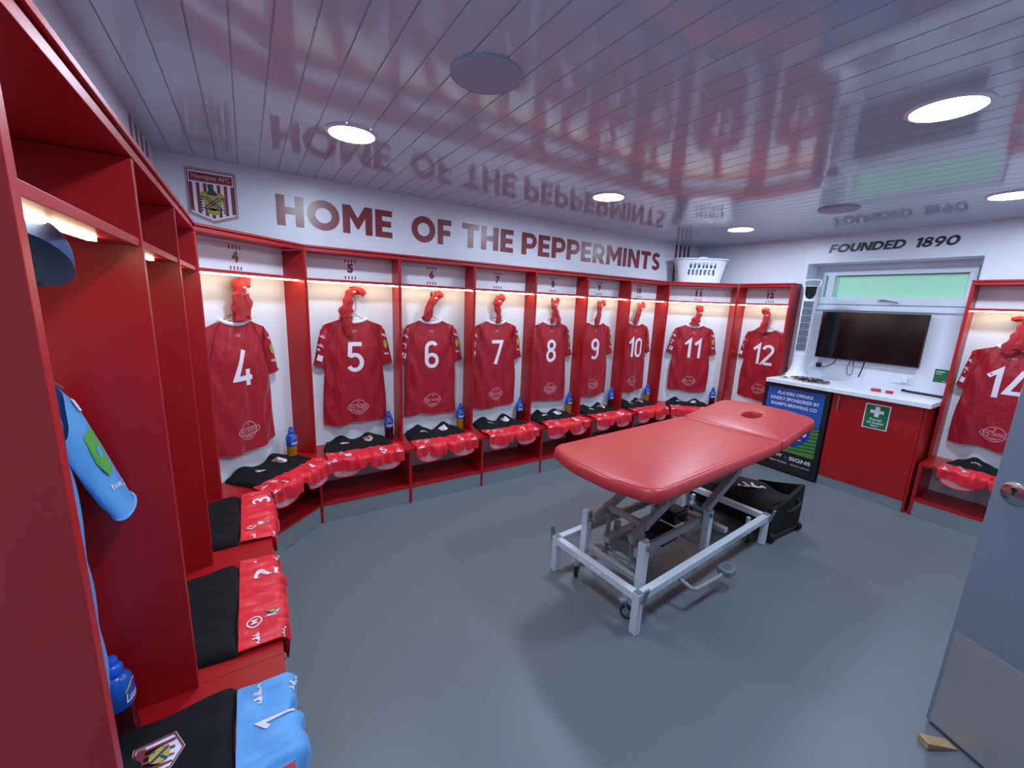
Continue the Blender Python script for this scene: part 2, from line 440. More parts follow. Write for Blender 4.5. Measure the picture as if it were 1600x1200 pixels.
# ------------------------------------------------------------------ locker bays
BAYS = {}
def basis(p0, p1):
    dx, dy = p1[0] - p0[0], p1[1] - p0[1]
    return math.atan2(dy, dx), math.hypot(dx, dy)
def bay(num, p0, p1, fl=None, fr=None, where='', endl=False, endr=False, strip=(0.0, 1.0)):
    D = DLEFT if num in ('1', '2', '3') else globals()['D']
    ang, W = basis(p0, p1)
    def tl(p):
        q = Vector((p[0] - p0[0], p[1] - p0[1])); c, s = cos(-ang), sin(-ang)
        return (q.x * c - q.y * s, q.x * s + q.y * c)
    A = tl(fl) if fl else (0, -DB)
    B = tl(fr) if fr else (W, -DB)
    b = thing('locker_bay', 'red open locker bay marked %s, %s' % (num, where), 'locker', (p0[0], p0[1], 0), ang, 'open red lockers round the room')
    BAYS[num] = (p0, ang, W, b)
    g = 0.0005
    l0 = -T if endl else g
    r1 = W + T if endr else W - g
    for nm, a, c in (('side_panel', l0, T), ('side_panel', W - T, r1)):
        MB().box(a, c, 0, D - .001, ZB + g, 1.866).build(nm, 'laminate', b, bevel=.0012)
    # panels under the bench
    def lerp(p, q, t): return (p[0] + (q[0] - p[0]) * t, p[1] + (q[1] - p[1]) * t)
    nA = lerp(A, B, T / W); nB = lerp(B, A, T / W)
    MB().prism([(l0, D - .001), (T, D - .001), (T, 0), nA, (A[0] + l0, A[1]), (l0, 0)], 0.001, ZB - .0225).build('bench_panel', 'laminate', b, bevel=.0012)
    MB().prism([(W - T, D - .001), (r1, D - .001), (r1, 0), (B[0] + (r1 - W), B[1]), nB, (W - T, 0)], 0.001, ZB - .0225).build('bench_panel', 'laminate', b, bevel=.0012)
    MB().box(l0, r1, -.002, D - .001, 1.868, 1.889).build('top_panel', 'laminate', b, bevel=.0012)
    MB().box(l0, r1, -.010, D - .001, 1.893, ZT).build('cornice', 'laminate', b, bevel=.0012)
    MB().box(T + g, W - T - g, .004, D - .010, ZS - .018, ZS).build('shelf', 'laminate', b, bevel=.0012)
    zl = ZS - .0185
    a, c = T + g + (W - 2 * T) * strip[0], T + (W - 2 * T) * strip[1] - g
    ls = MB()  .box(a, c, .044, .057, zl - .007, zl).build('led_strip', 'strip', b)
    ls['label'] = 'lit warm white LED strip'
    MB().box(T + g, W - T - g, D - .009, D - .003, .146, 1.866).build('back_panel', 'white_panel', b)
    MB().prism([(l0, D - .001), (l0, 0), (A[0] + l0, A[1] - .004), (B[0] + (r1 - W), B[1] - .004), (r1, 0), (r1, D - .001)], ZB - .022, ZB).build('bench_seat', 'laminate', b, bevel=.0006)
    MB().prism([(T + g, D - .010), (T + g, 0), lerp(A, B, (T + g) / W), lerp(B, A, (T + g) / W), (W - T - g, 0), (W - T - g, D - .010)], .1265, .1445).build('cubby_floor', 'laminate', b, bevel=.0012)
    k = .004
    a1 = lerp(A, B, (T + g) / W); b1 = lerp(B, A, (T + g) / W)
    MB().prism([(a1[0], a1[1] + k), (b1[0], b1[1] + k), (b1[0], b1[1] + k + .012), (a1[0], a1[1] + k + .012)], .001, .126).build('plinth', 'steel', b)
    # number with four strokes above and below, on the white back above the shelf
    yb = D - .0095
    nd = MB()
    hw = .021 if len(num) == 1 else .036
    write(nd, num, W / 2 - hw, W / 2 + hw, 1.752, 1.818, yb, 0.06)
    for zz in (1.836, 1.718):
        for i in range(4):
            xx = W / 2 + (-.035 + i * .0233)
            flat(nd, [(xx - .0048, zz - .011), (xx + .0048, zz - .011), (xx + .0048, zz + .011), (xx - .0048, zz + .011)], yb)
    o = nd.build('number_decal', 'maroon', b); o['label'] = 'maroon number between two rows of four strokes'
    hk = MB()
    hk.box(W / 2 - .012, W / 2 + .012, D - .013, D - .0095, 1.600, 1.655)
    hk.tube([(W / 2, D - .012, 1.64), (W / 2, D - .05, 1.625), (W / 2, D - .075, 1.63), (W / 2, D - .082, 1.65)], .005, 8)
    hk.build('coat_hook', 'chrome', b, 40)
    return b
X = [0, .6409, 1.2734, 1.9071, 2.5458, 3.1705, 3.8096]
YL = [-2.4535, -1.8109, -1.1612, -.5038]
bay('1', (XL, YL[0]), (XL, YL[1]), where='nearest the camera on the left wall', endl=True, strip=(0, .76))
bay('2', (XL, YL[1]), (XL, YL[2]), where='second along the left wall', strip=(0, .69))
bay('3', (XL, YL[2]), (XL, YL[3]), where='last along the left wall', strip=(0, .69))
bay('4', (XL, YL[3]), (0, 0), (XL + DB, YL[3]), (0, -DB), 'set across the left corner below the crest')
for i in range(6):
    bay(str(5 + i), (X[i], 0), (X[i + 1], 0), where='%s along the back wall' % ['first', 'second', 'third', 'fourth', 'fifth', 'last'][i])
bay('11', (X[6], 0), (XR, -.4934), (X[6], -DB), (XR - DB, -.4934), 'set across the right corner below the basket')
bay('12', (XR, -.4934), (XR, -1.0436), where='beside the white tower fan', endr=True)
bay('14', (XR, -2.307), (XR, -2.950), where='right of the worktop, partly behind the door', endl=True, endr=True)

# ------------------------------------------------------------------ kit in the bays
def at(num, x, y, z):
    """bay coordinates to world"""
    p0, a, W, b = BAYS[num]
    return (p0[0] + x * cos(a) - y * sin(a), p0[1] + x * sin(a) + y * cos(a), z)
RED = dict(body='jersey', trim='white_print', seam='seam')
BLUE = dict(body='sky', trim='white_print', seam='skylight')

def shirt(num, dx=0.0, kit=RED, label='', dz=0.0, seed=1):
    p0, ang, W, b = BAYS[num]
    rnd = random.Random(seed * 7 + 3)
    ph = [rnd.uniform(0, 6.28) for _ in range(8)]
    s = thing('football_shirt', label, 'shirt', at(num, W / 2 + dx, .136 + (.028 if num in '123' else 0), dz), ang, 'football shirts hanging in the lockers')
    NX, NZ = 36, 44
    def ztop(x):
        a = abs(x)
        if a < .095: return 1.388 + .024 * (a / .095) ** 2.2
        return 1.412 - (a - .095) / .12 * .044 - max(0, (a - .2)) * .6
    def hw(z):
        t = (1.36 - z) / .74
        t = min(1, max(0, t))
        return .218 - .010 * sin(pi * min(1, t * 1.7)) + .014 * t + .004 * sin(9 * t + ph[0])
    def yn(u, v):                                                  # near sheet
        th = .012 + .018 * min(1, v * 4) * (1 - .35 * v)
        w = sqrt(max(0, 1 - u * u))
        y = -th * w
        y += w * (.011 * v * sin(8 * u + ph[1] + 2.0 * v) + .003 * sin(15 * u + ph[2] - 5 * v) * v)
        y += w * .009 * sin(18 * (v + .6 * abs(u)) + ph[3]) * max(0, abs(u) - .35) * 1.6
        y += w * .008 * sin(11 * (v - .8 * u) + ph[4]) * max(0, v - .5)
        return y
    def yf(u, v): return .020 * sqrt(max(0, 1 - u * u)) * min(1, .4 + v * 3) * .8
    def zhem(u): return .622 + .010 * sin(3.0 * u + ph[5]) + .006 * sin(7 * u + ph[6]) - .012 * (1 - u * u)
    mb = MB()
    for sheet in (yn, yf):
        verts = []
        for j in range(NZ + 1):
            v = j / NZ
            for i in range(NX + 1):
                u = -1 + 2 * i / NX
                z = ztop(u * .216) * (1 - v) + zhem(u) * v
                verts.append((u * hw(z), sheet(u, v), z))
        f = []
        for j in range(NZ):
            for i in range(NX):
                a = j * (NX + 1) + i
                q = (a, a + NX + 1, a + NX + 2, a + 1)
                f.append(q if sheet is yn else q[::-1])
        mb.add(verts, f)
    mb.build('body', kit['body'], s, 60)
    def ys(x, z):                                                  # the near surface where the prints lie
        u = max(-.99, min(.99, x / hw(z)))
        zt, zh = ztop(u * .216), zhem(u)
        return yn(u, max(0, min(1, (zt - z) / (zt - zh)))) - .0025
    # sleeves: flattened tubes from shoulder to cuff
    for sg in (-1, 1):
        sl = MB()
        lean = .072 if (kit is BLUE and sg > 0) else 0
        avail = W / 2 - T - .006 - sg * dx
        wide = .337 if lean else .292
        def sq(x_): return x_ if (x_ < .19 or avail > wide) else .19 + (x_ - .19) * (avail - .19) / (wide - .19)
        O = [(.195, 1.372), (.232, 1.335), (.255, 1.24), (.272, 1.15), (.288, 1.083)]
        I = [(.17, 1.25), (.188, 1.185), (.199, 1.135), (.208, 1.095), (.216, 1.062)]
        if lean: O = [(x_ + .012 * k, z_) for k, (x_, z_) in enumerate(O)]; I = [(x_ - .004 * k, z_ - .004 * k) for k, (x_, z_) in enumerate(I)]
        n = 18; verts = []
        for k in range(5):
            ox, oz = O[k]; ix, iz = I[k]
            for j in range(n):
                a = 2 * pi * j / n
                t = .5 + .5 * cos(a)
                verts.append((sg * sq(ix + (ox - ix) * t), -.004 - .020 * sin(a) + .003 * sin(3 * a + k * 2 + ph[7]) - lean * k / 4, iz + (oz - iz) * t))
        f = []
        for k in range(4):
            for j in range(n):
                q = (k * n + j, k * n + (j + 1) % n, (k + 1) * n + (j + 1) % n, (k + 1) * n + j)
                f.append(q if sg > 0 else q[::-1])
        sl.add(verts, f)
        so = sl.build('sleeve', kit['body'], s, 60)
        cf = MB()
        ring = []
        for j in range(n):
            a = 2 * pi * j / n; t = .5 + .5 * cos(a)
            ring.append((sg * sq((.1995 + .137 * t) if lean else (.2155 + .073 * t)), -.004 - .0205 * sin(a) - lean, (1.048 + .037 * t) if lean else (1.066 + .021 * t)))
        cf.tube(ring + [ring[0]], .0032, 6, cap=False)
        cf.build('cuff', kit['seam'] if kit is RED else 'skylight', so, 60)
        # sleeve marks
        bd = MB()
        def fs(x_, y_, z_): return (sg * sq(x_), y_, z_)
        def ysl(x_, z_):
            best = (9, 0, 0)
            for q in range(41):
                k = min(3.999, q / 10); i_ = int(k); fk = k - i_
                ix, iz = I[i_][0] + (I[i_ + 1][0] - I[i_][0]) * fk, I[i_][1] + (I[i_ + 1][1] - I[i_][1]) * fk
                ox, oz = O[i_][0] + (O[i_ + 1][0] - O[i_][0]) * fk, O[i_][1] + (O[i_ + 1][1] - O[i_][1]) * fk
                ex, ez = ox - ix, oz - iz
                t = ((x_ - ix) * ex + (z_ - iz) * ez) / (ex * ex + ez * ez)
                tt = max(.03, min(.97, t))
                d_ = math.hypot(ix + ex * tt - x_, iz + ez * tt - z_)
                if d_ < best[0]: best = (d_, tt, k)
            return -.004 - .020 * sqrt(1 - (2 * best[1] - 1) ** 2) - lean * best[2] / 4 - .0045
        def ysl2(x_, z_): return ysl(x_, z_) - .0006
        if kit is RED and sg < 0:
            for cx_, cz_, ww in ((.222, 1.29, .045), (.234, 1.225, .045)):
                bd = MB(); twin_figures(bd, cx_, cz_, ww, ysl, 0, fs, .5)
                o = bd.build('sleeve_logo', 'white_print', so); o['label'] = 'white logo'
            bd = MB()
            flat(bd, [(.222, 1.145), (.256, 1.158), (.268, 1.118), (.232, 1.104)], ysl, 0, fs)
            o = bd.build('sponsor_patch', ['white_print'], so); o['label'] = 'white sponsor patch'
            bd = MB(); write(bd, 'WD', .236, .262, 1.185, 1.203, ysl, .02, 0, 0, lambda x_, y_, z_: (-.498 + x_ + (.03 if avail < .29 else 0), y_, z_))
            bd.build('sleeve_lettering', ['white_print'], so)
        elif kit is RED:
            flat(bd, [(.212, 1.25), (.232, 1.262), (.244, 1.22), (.236, 1.19), (.218, 1.21)], ysl, 0, fs)
            o = bd.build('sleeve_crest', ['gold'], so); o['label'] = 'small yellow crest'
            bd = MB(); write(bd, 'PARK', .222, .256, 1.145, 1.16, ysl, .02, 0, 0, fs); bd.build('sleeve_lettering', 'white_print', so)
            bd = MB(); twin_figures(bd, .222, 1.30, .045, ysl, 0, fs, -.5); bd.build('sleeve_logo', 'white_print', so)
        elif sg > 0:
            flat(bd, [(.195, 1.255), (.225, 1.275), (.240, 1.225), (.245, 1.17), (.222, 1.155), (.205, 1.19)], ysl, 0, fs)
            flat(bd, [(.215, 1.225), (.228, 1.232), (.23, 1.205), (.218, 1.2)], ysl2, 2, fs)
            o = bd.build('sleeve_crest', ['green_print', 'white_print', 'sky'], so); o['label'] = 'green crest'
            bd = MB(); write(bd, 'PARK JE', .215, .275, 1.118, 1.134, ysl, .02, 0, 1, fs); bd.build('sleeve_lettering', ['sky', 'white_print'], so)
            bd = MB()
            flat(bd, [(.205, 1.345), (.222, 1.338), (.226, 1.312), (.213, 1.316)], ysl, 1, fs)
            bd.build('sleeve_patch', ['green_print', 'white_print', 'sky'], so)
    # collar: white band round the neck opening
    cl = MB()
    ring = []
    for j in range(28):
        a = 2 * pi * j / 28
        x_ = .098 * cos(a)
        near = sin(a) > 0
        yy = -.018 * sin(a) if near else -.022 * sin(a)
        ring.append((x_, yy, (ztop(x_) if near else 1.405 + .007 * (abs(x_) / .098) ** 2) + .006))
    cl.tube(ring + [ring[0]], .0075, 8, cap=False, flat=1.6, up=(0, 0, 1))
    o = cl.build('collar', kit['trim'], s, 60); o['label'] = 'white collar'
    # raglan seams
    for sg in (-1, 1):
        sm = MB()
        P = [(sg * (.098 + .085 * t ** .8), ztop(.098) - .004 - .20 * t ** 1.25) for t in [k / 10 for k in range(11)]]
        ribbon(sm, P, .005, ys)
        sm.build('raglan_seam', kit['seam'], s)
    pr = MB()
    if kit is RED:
        digits(pr, num, 0, 1.132, .218, ys, w=.14)
        o = pr.build('shirt_number', 'white_print', s); o['label'] = 'white number %s' % num
        lg = MB()
        ribbon(lg, arc(0, 1.322, .022, .014, 180, 0, 8), .003, ys)
        twin_figures(lg, 0, 1.326, .026, ys)
        lg.build('neck_logo', 'pink_print', s)
        lg = MB()
        emblem(lg, .012, .738, .070, ys)
        o = lg.build('sponsor_emblem', 'pink_print', s); o['label'] = 'faded round pub emblem near the hem'
    else:
        digits(pr, '1', 0, 1.132, .235, ys, w=.125)
        pr.build('shirt_number', 'white_print', s)
    # hanger
    h = thing('clothes_hanger', 'thin pink wire hanger inside the %s shirt number %s' % ('red' if kit is RED else 'sky blue', num), 'hanger', at(num, W / 2 + dx, .136, dz), ang, 'wire hangers in the lockers')
    MB().tube([(-.17, .002, 1.372), (-.1, .002, 1.405), (-.02, .002, 1.447), (0, .002, 1.452), (.02, .002, 1.447), (.1, .002, 1.405), (.17, .002, 1.372)], .003, 8).build('arms', 'wire', h, 60)
    k = -dx
    MB().tube([(0, .002, 1.452), (.012, .002, 1.47), (.022, .002, 1.50), (.022, .002, 1.55), (.016 + k * .5, .002, 1.585), (.004 + k, .004, 1.638), (k - .006, .004, 1.644), (k - .010, .004, 1.636)], .0028, 8).build('hook', 'wire', h, 60)
    return s

def sock_pair(num, dx, strands, label, seed):
    """pair of long socks knotted over the hook; each strand is a list of (x, z, radius)"""
    p0, ang, W, b = BAYS[num]
    rnd = random.Random(seed)
    t = thing('football_socks', label, 'socks', at(num, W / 2 + dx, .104, 0), ang, 'red football socks over the locker hooks')
    for k, st in enumerate(strands):
        pts = []
        for i in range(len(st) - 1):
            for j in range(5):
                q = j / 5
                a, c = st[i], st[i + 1]
                qq = q * q * (3 - 2 * q)
                pts.append((a[0] + (c[0] - a[0]) * q, a[1] + (c[1] - a[1]) * q, a[2] + (c[2] - a[2]) * qq))
        pts.append(st[-1])
        mb = MB()
        n = 18; verts = []; yk = -.012 * k
        for i, (x_, z_, r_) in enumerate(pts):
            a0 = pts[max(0, i - 1)]; a1 = pts[min(len(pts) - 1, i + 1)]
            tx, tz = a1[0] - a0[0], a1[1] - a0[1]
            l = math.hypot(tx, tz) or 1
            nx_, nz_ = -tz / l, tx / l
            for j in range(n):
                a = 2 * pi * j / n
                rr = r_ * (1.06 + .22 * sin(3 * a + i * .55 + seed) + .13 * sin(5 * a - i * .8 + seed * 2) + .10 * sin(i * 1.3 + seed))
                verts.append((x_ + nx_ * cos(a) * rr, yk + .55 * sin(a) * min(rr, .036), z_ + nz_ * cos(a) * rr))
        f = [(i * n + j, i * n + (j + 1) % n, (i + 1) * n + (j + 1) % n, (i + 1) * n + j) for i in range(len(pts) - 1) for j in range(n)]
        f += [tuple(range(n))[::-1], tuple(range((len(pts) - 1) * n, len(pts) * n))]
        mb.add(verts, f)
        so = mb.build('sock', 'socks', t, 70)
        if k == 0:
            i = len(pts) * 2 // 5
            x_, z_, r_ = pts[i]
            lm = MB(); twin_figures(lm, x_ + .006, z_, .03, yk - .6 * r_ - .004)
            o = lm.build('sock_logo', 'white_print', so); o['label'] = 'small white logo'
    return t

def training_top(num, dx, label, seed, crest=True, wd=.49, y0=-.095):
    p0, ang, W, b = BAYS[num]
    rnd = random.Random(seed)
    ph = [rnd.uniform(0, 6.28) for _ in range(6)]
    t = thing('training_top', label, 'training top', at(num, W / 2 + dx, 0, ZB), ang, 'folded black training tops on the benches')
    NX, NY = 44, 18
    yb = D - .016
    left = BAYS[num][1] > 1.2                                    # the flat square folds on the left wall
    def hgt(u, v):
        a = abs(u)
        base = .030 + .006 * sin(5 * u + ph[0]) * v
        sh = math.exp(-((a - .52) / .22) ** 2) * .040 + math.exp(-((a - .9) / .15) ** 2) * -.006
        nk = -.010 * math.exp(-(u / .2) ** 2)
        if left: sh *= .25
        return base + (sh + nk) * v ** 1.6 + .003 * sin(9 * u + 5 * v + ph[1]) + .0025 * sin(17 * u - 8 * v + ph[2])
    def pos(u, v):
        wv = wd / 2 * (1 + .03 * sin(4 * v + ph[3]) - (.10 * v ** 3 if not left else 0))
        y = y0 + (yb - y0) * v + (.006 * sin(4 * u + ph[4])) * (1 - v)
        if not left: y -= .02 * v * math.exp(-(u / .17) ** 2)
        return u * wv, y
    verts = []; top = {}
    for j in range(NY + 1):
        for i in range(NX + 1):
            u, v = -1 + 2 * i / NX, j / NY
            x_, y_ = pos(u, v)
            e = min(1, (1 - abs(u)) / .07) ** .5 * min(1, v / .08) ** .5 * min(1, (1.0 - v) / .06 + .25)
            verts.append((x_, y_, .002 + hgt(u, v) * e))
    f = [(j * (NX + 1) + i, j * (NX + 1) + i + 1, (j + 1) * (NX + 1) + i + 1, (j + 1) * (NX + 1) + i) for j in range(NY) for i in range(NX)]
    n = len(verts)
    rim = [i for i in range(NX + 1)] + [j * (NX + 1) + NX for j in range(1, NY + 1)] + [NY * (NX + 1) + i for i in range(NX - 1, -1, -1)] + [j * (NX + 1) for j in range(NY - 1, 0, -1)]
    low = [(verts[i][0], verts[i][1], .0015) for i in rim]
    m = len(rim)
    f += [(rim[k], n + k, n + (k + 1) % m, rim[(k + 1) % m]) for k in range(m)]
    f.append(tuple(n + k for k in range(m))[::-1])
    mb = MB(); mb.add(verts + low, f)
    mb.build('cloth', 'black_cloth', t, 70)
    def on(x_, y_, z_):                                          # lay a mark (x, layer, depth) on the cloth
        u = x_ / (wd / 2); v = max(.02, min(.98, z_))
        px, py = pos(u, v)
        return (px, py, .002 + hgt(u, v) - y_ + .003)
    d = yb - y0
    lg = MB()
    if not left:
        twin_figures(lg, -.098, .50, .062, 0, 0, lambda x_, y_, z_: on(x_, y_, .5 + (z_ - .5) / d))
        ribbon(lg, [(-.125, .43), (-.07, .415)], .02, 0, 0, False, on)
        o = lg.build('logo', 'white_print', t); o['label'] = 'white sports logo'
    if crest:
        cr = MB()
        if left: small_crest(cr, .135, .5, .088, .105, 0, lambda x_, y_, z_: on(x_, y_ , .60 + (z_ - .5) / d))
        else: small_crest(cr, .085, .55, .062, .10, 0, lambda x_, y_, z_: on(x_, y_, .55 + (z_ - .55) / d))
        o = cr.build('crest_patch', CREST_M, t); o['label'] = 'white shield crest with maroon stripes'
    return t

def shorts(num, dx, label, seed, cloth='shorts', wd=.52, y0=-.075, digit=None, hang=.078):
    p0, ang, W, b = BAYS[num]
    rnd = random.Random(seed * 3 + 1)
    ph = [rnd.uniform(0, 6.28) for _ in range(6)]
    front = -DB - .004
    yc = {'4': -.205, '11': -.205}.get(num, front)
    t = thing('football_shorts', label, 'shorts', at(num, W / 2 + dx, 0, ZB), ang, 'football shorts draped over the bench edges')
    L1 = abs(yc - y0) - .009
    bend = .03
    def prof(s):                                                   # path over the bench and down its front edge
        if s < L1: return y0 - s, .014
        s2 = s - L1; a = s2 / bend
        if a < pi / 2: return y0 - L1 - bend * sin(a), .014 - bend + bend * cos(a)
        return y0 - L1 - bend, .014 - bend - (s2 - bend * pi / 2)
    def hem(u):
        leg = abs(sin(pi * u)) ** .5
        return L1 + bend * pi / 2 + hang * (.80 + .16 * leg - .34 * math.exp(-(u / .05) ** 2)) - .012 + .006 * sin(6 * u + ph[0])
    def P(u, s, outset=0.0):
        y_, z_ = prof(s)
        fold = .006 * sin(11 * u + 9 * s + ph[1]) + .005 * sin(31 * u + 6 * s + ph[5]) + .005 * sin(23 * u - 20 * s + ph[2]) + .004 * sin(17 * u + ph[3])
        crease = -.010 * math.exp(-(u / .07) ** 2)
        k = min(1, max(.25, s / .06))
        d = (fold + crease) * k + outset
        if s < L1: return (u * wd / 2, y_, z_ + .003 + d)
        a = min(pi / 2, (s - L1) / bend)
        flare = .16 * max(0, s - L1) * (1 if True else 0)
        return (u * (wd / 2 + flare * .2), y_ - sin(a) * (d + .010 * sin(2 * pi * abs(u)) * min(1, (s - L1) / .06)), z_ + cos(a) * (d + .003))
    NX, NS = 48, 26
    mb = MB(); verts = []
    for j in range(NS + 1):
        for i in range(NX + 1):
            u = -1 + 2 * i / NX
            verts.append(P(u, hem(u) * j / NS))
    mb.add(verts, [(j * (NX + 1) + i, (j + 1) * (NX + 1) + i, (j + 1) * (NX + 1) + i + 1, j * (NX + 1) + i + 1) for j in range(NS) for i in range(NX)])
    # underside sheet gives the cloth its thickness
    v2 = [(x_, y_ + .004 * (1 if z_ < -.005 else 0), z_ - .004 * (1 if z_ >= -.005 else 0)) for x_, y_, z_ in verts]
    mb.add(v2, [(j * (NX + 1) + i, j * (NX + 1) + i + 1, (j + 1) * (NX + 1) + i + 1, (j + 1) * (NX + 1) + i) for j in range(NS) for i in range(NX)])
    mb.build('cloth', cloth, t, 75)
    # back of each leg hanging lower behind, lining side out
    for sg in (-1, 1):
        ln = MB(); verts = []
        for j in range(9):
            for i in range(17):
                q = -1 + 2 * i / 16
                dep = .026 + (hang * .62 + .030) * j / 8 * (.45 + .55 * sqrt(max(0, 1 - q * q)))
                verts.append((sg * wd * .27 + q * wd * .19, yc - .003 + .003 * abs(q) - .002 * sin(4 * q + ph[4]), -dep - .024))
        ln.add(verts, [(j * 17 + i, (j + 1) * 17 + i, (j + 1) * 17 + i + 1, j * 17 + i + 1) for j in range(8) for i in range(16)])
        o = ln.build('leg_lining', 'lining' if cloth == 'shorts' else 'skylight', t, 75); o['label'] = 'pale shiny lining of the leg'
        hm = MB()
        hm.tube([verts[8 * 17 + i] for i in range(17)], .004, 6)
        hm.build('hem', cloth, t, 60)
    def on(x_, y_, z_): 
        p = P(x_ / (wd / 2), z_, .003 - y_)
        return p
    s0 = L1 - .012
    # marks are drawn with z as distance along the cloth, so flip to read upright from the front
    def up(x_, y_, z_): return on(x_, y_, 2 * s0 - z_)
    if digit:
        pr = MB(); digits(pr, digit, .120, s0 + .012, .078, 0, 0, up, w=.15)
        o = pr.build('number_print', 'white_print', t); o['label'] = 'white number %s' % digit
    for sx in (-.225, .225):
        for sz in (-.036, .052):
            pr = MB(); twin_figures(pr, sx, s0 + sz, .044, 0, 0, up)
            pr.build('logo', 'white_print', t)
    pr = MB()
    ribbon(pr, arc(-.155, s0 + .056, .024, .022, 0, 360, 16)[:-1], .004, 0, 0, True, up)
    write(pr, 'M', -.168, -.142, s0 + .046, s0 + .066, 0, .03, 0, 0, up)
    pr.build('round_emblem', 'white_print', t)
    cr = MB()
    small_crest(cr, -.125, s0 + .004, .044, .056, 0, up)
    cr.build('crest_patch', CREST_M, t)
    return t

def bottle(num, x, y, drink, label):
    p0, ang, W, b = BAYS[num]
    t = thing('sports_bottle', label, 'bottle', at(num, x, y, ZB), ang, 'blue capped sports bottles on the benches')
    k = 'amber drink' if drink == 'amber' else 'dark red drink'
    o = MB().lathe([(.005, .001), (.030, .001), (.0335, .008), (.0335, .03), (.031, .045), (.0335, .06), (.0335, .098)], 24, cap=True).build('lower_body', drink, t, 50)
    o['label'] = 'clear body full of %s' % k
    MB().lathe([(.0336, .098), (.0350, .10), (.0350, .150), (.032, .170), (.023, .182), (.015, .187)], 24).build('label_sleeve', 'bottle_label', t, 50)
    MB().lathe([(.0155, .1865), (.0155, .190)], 20).build('neck', 'dark_plastic', t, 40)
    MB().lathe([(.019, .1895), (.020, .193), (.020, .206), (.0165, .212), (.012, .215), (.0125, .219), (.0125, .229), (.010, .233), (.004, .234)], 20).build('cap', 'bottle_cap', t, 40)
    pr = MB()
    def rnd_(x_, y_, z_):
        a = x_ / .0352; return (.0354 * sin(a), -.0354 * cos(a), z_)
    write(pr, 'Lucozade', -.030, .034, .112, .136, 0, .03, .2, 0, rnd_, )
    ribbon(pr, [(-.03 + i * .006, .142 + .02 * sin(i * .35)) for i in range(11)], .004, 0, 1, False, lambda x_, y_, z_: (lambda r_: (r_ * sin(x_ / .0352), -r_ * cos(x_ / .0352), z_))(.0358 if z_ < .15 else .0358 - (z_ - .15) * .22))
    pr.build('label_print', ['white_print', 'yellow'], t)
    return t

# where each shirt hangs, sideways from the middle of its bay
for i, (num, dx) in enumerate([('2', 0.0), ('3', 0.0), ('4', -.07), ('5', .003), ('6', -.018), ('7', -.018), ('8', -.018), ('9', -.05), ('10', -.040), ('11', -.012), ('12', .025), ('14', -.04)]):
    side = {'2': 'half hidden behind a divider', '3': 'hidden behind its divider'}.get(num, 'hanging in the bay marked %s' % num)
    shirt(num, dx, RED, 'red short-sleeved football shirt with white number %s, %s' % (num, side), seed=i + 1)
shirt('1', 0.032, BLUE, 'sky blue football shirt half hidden in the bay nearest the camera', seed=20)
S1 = [(.055, 1.612, .020), (.02, 1.632, .030), (-.02, 1.612, .033), (-.03, 1.55, .030), (-.045, 1.47, .036), (-.05, 1.405, .030)]
S2 = [(-.04, 1.47, .022), (-.035, 1.40, .026), (-.03, 1.33, .018)]
SHAPES = {
    '4': ([[(.075, 1.66, .016), (.05, 1.645, .034), (.01, 1.61, .040), (-.004, 1.55, .040), (.0, 1.48, .044), (.002, 1.415, .048)], [(.03, 1.57, .018), (.045, 1.52, .022), (.035, 1.44, .018)]], -.05),
    '5': ([[(.085, 1.60, .018), (.06, 1.618, .022), (.015, 1.632, .026), (-.02, 1.60, .026), (-.035, 1.54, .030), (-.055, 1.47, .040), (-.05, 1.41, .034)], [(-.045, 1.44, .026), (-.04, 1.38, .030), (-.04, 1.30, .022)]], .0),
    '6': ([[(.06, 1.60, .022), (.045, 1.632, .026), (.0, 1.60, .030), (-.03, 1.54, .030), (-.055, 1.47, .034), (-.075, 1.415, .030)]], .0),
    '7': ([[(.055, 1.60, .022), (.03, 1.632, .030), (-.005, 1.60, .036), (-.005, 1.54, .030), (.005, 1.47, .022), (.008, 1.40, .024)]], -.02),
    '8': ([[(.04, 1.645, .014), (.02, 1.625, .022), (-.015, 1.59, .030), (-.01, 1.52, .022), (-.02, 1.45, .022), (-.03, 1.40, .018)], [(-.005, 1.55, .016), (.02, 1.49, .022), (.045, 1.40, .024)]], .0),
    '9': ([[(.055, 1.60, .020), (.03, 1.632, .028), (-.01, 1.60, .028), (-.015, 1.53, .024), (-.03, 1.46, .032), (-.035, 1.39, .030)]], -.015),
    '10': ([[(.075, 1.60, .016), (.045, 1.63, .028), (.01, 1.585, .032), (-.02, 1.52, .034), (-.04, 1.45, .034), (-.05, 1.40, .026)]], -.03),
    '11': ([[(.03, 1.645, .020), (.025, 1.60, .034), (.015, 1.54, .026), (-.01, 1.47, .042), (-.02, 1.415, .046)]], .0),
    '12': ([[(-.015, 1.635, .022), (.0, 1.60, .026), (.03, 1.57, .030), (.02, 1.50, .028), (.0, 1.43, .036), (-.02, 1.385, .046)], [(-.03, 1.625, .014), (.015, 1.62, .022), (.035, 1.60, .016)]], .0),
    '14': ([[(-.10, 1.625, .014), (-.05, 1.628, .018), (.0, 1.60, .036), (-.02, 1.52, .042), (-.05, 1.44, .046), (-.075, 1.36, .034)], [(.0, 1.56, .03), (.0, 1.47, .04), (-.02, 1.40, .036)]], .0),
}
for i, (num, (st, dx)) in enumerate(SHAPES.items()):
    sock_pair(num, dx, st, 'red football socks bunched over the hook above the number %s shirt' % num, i + 1)
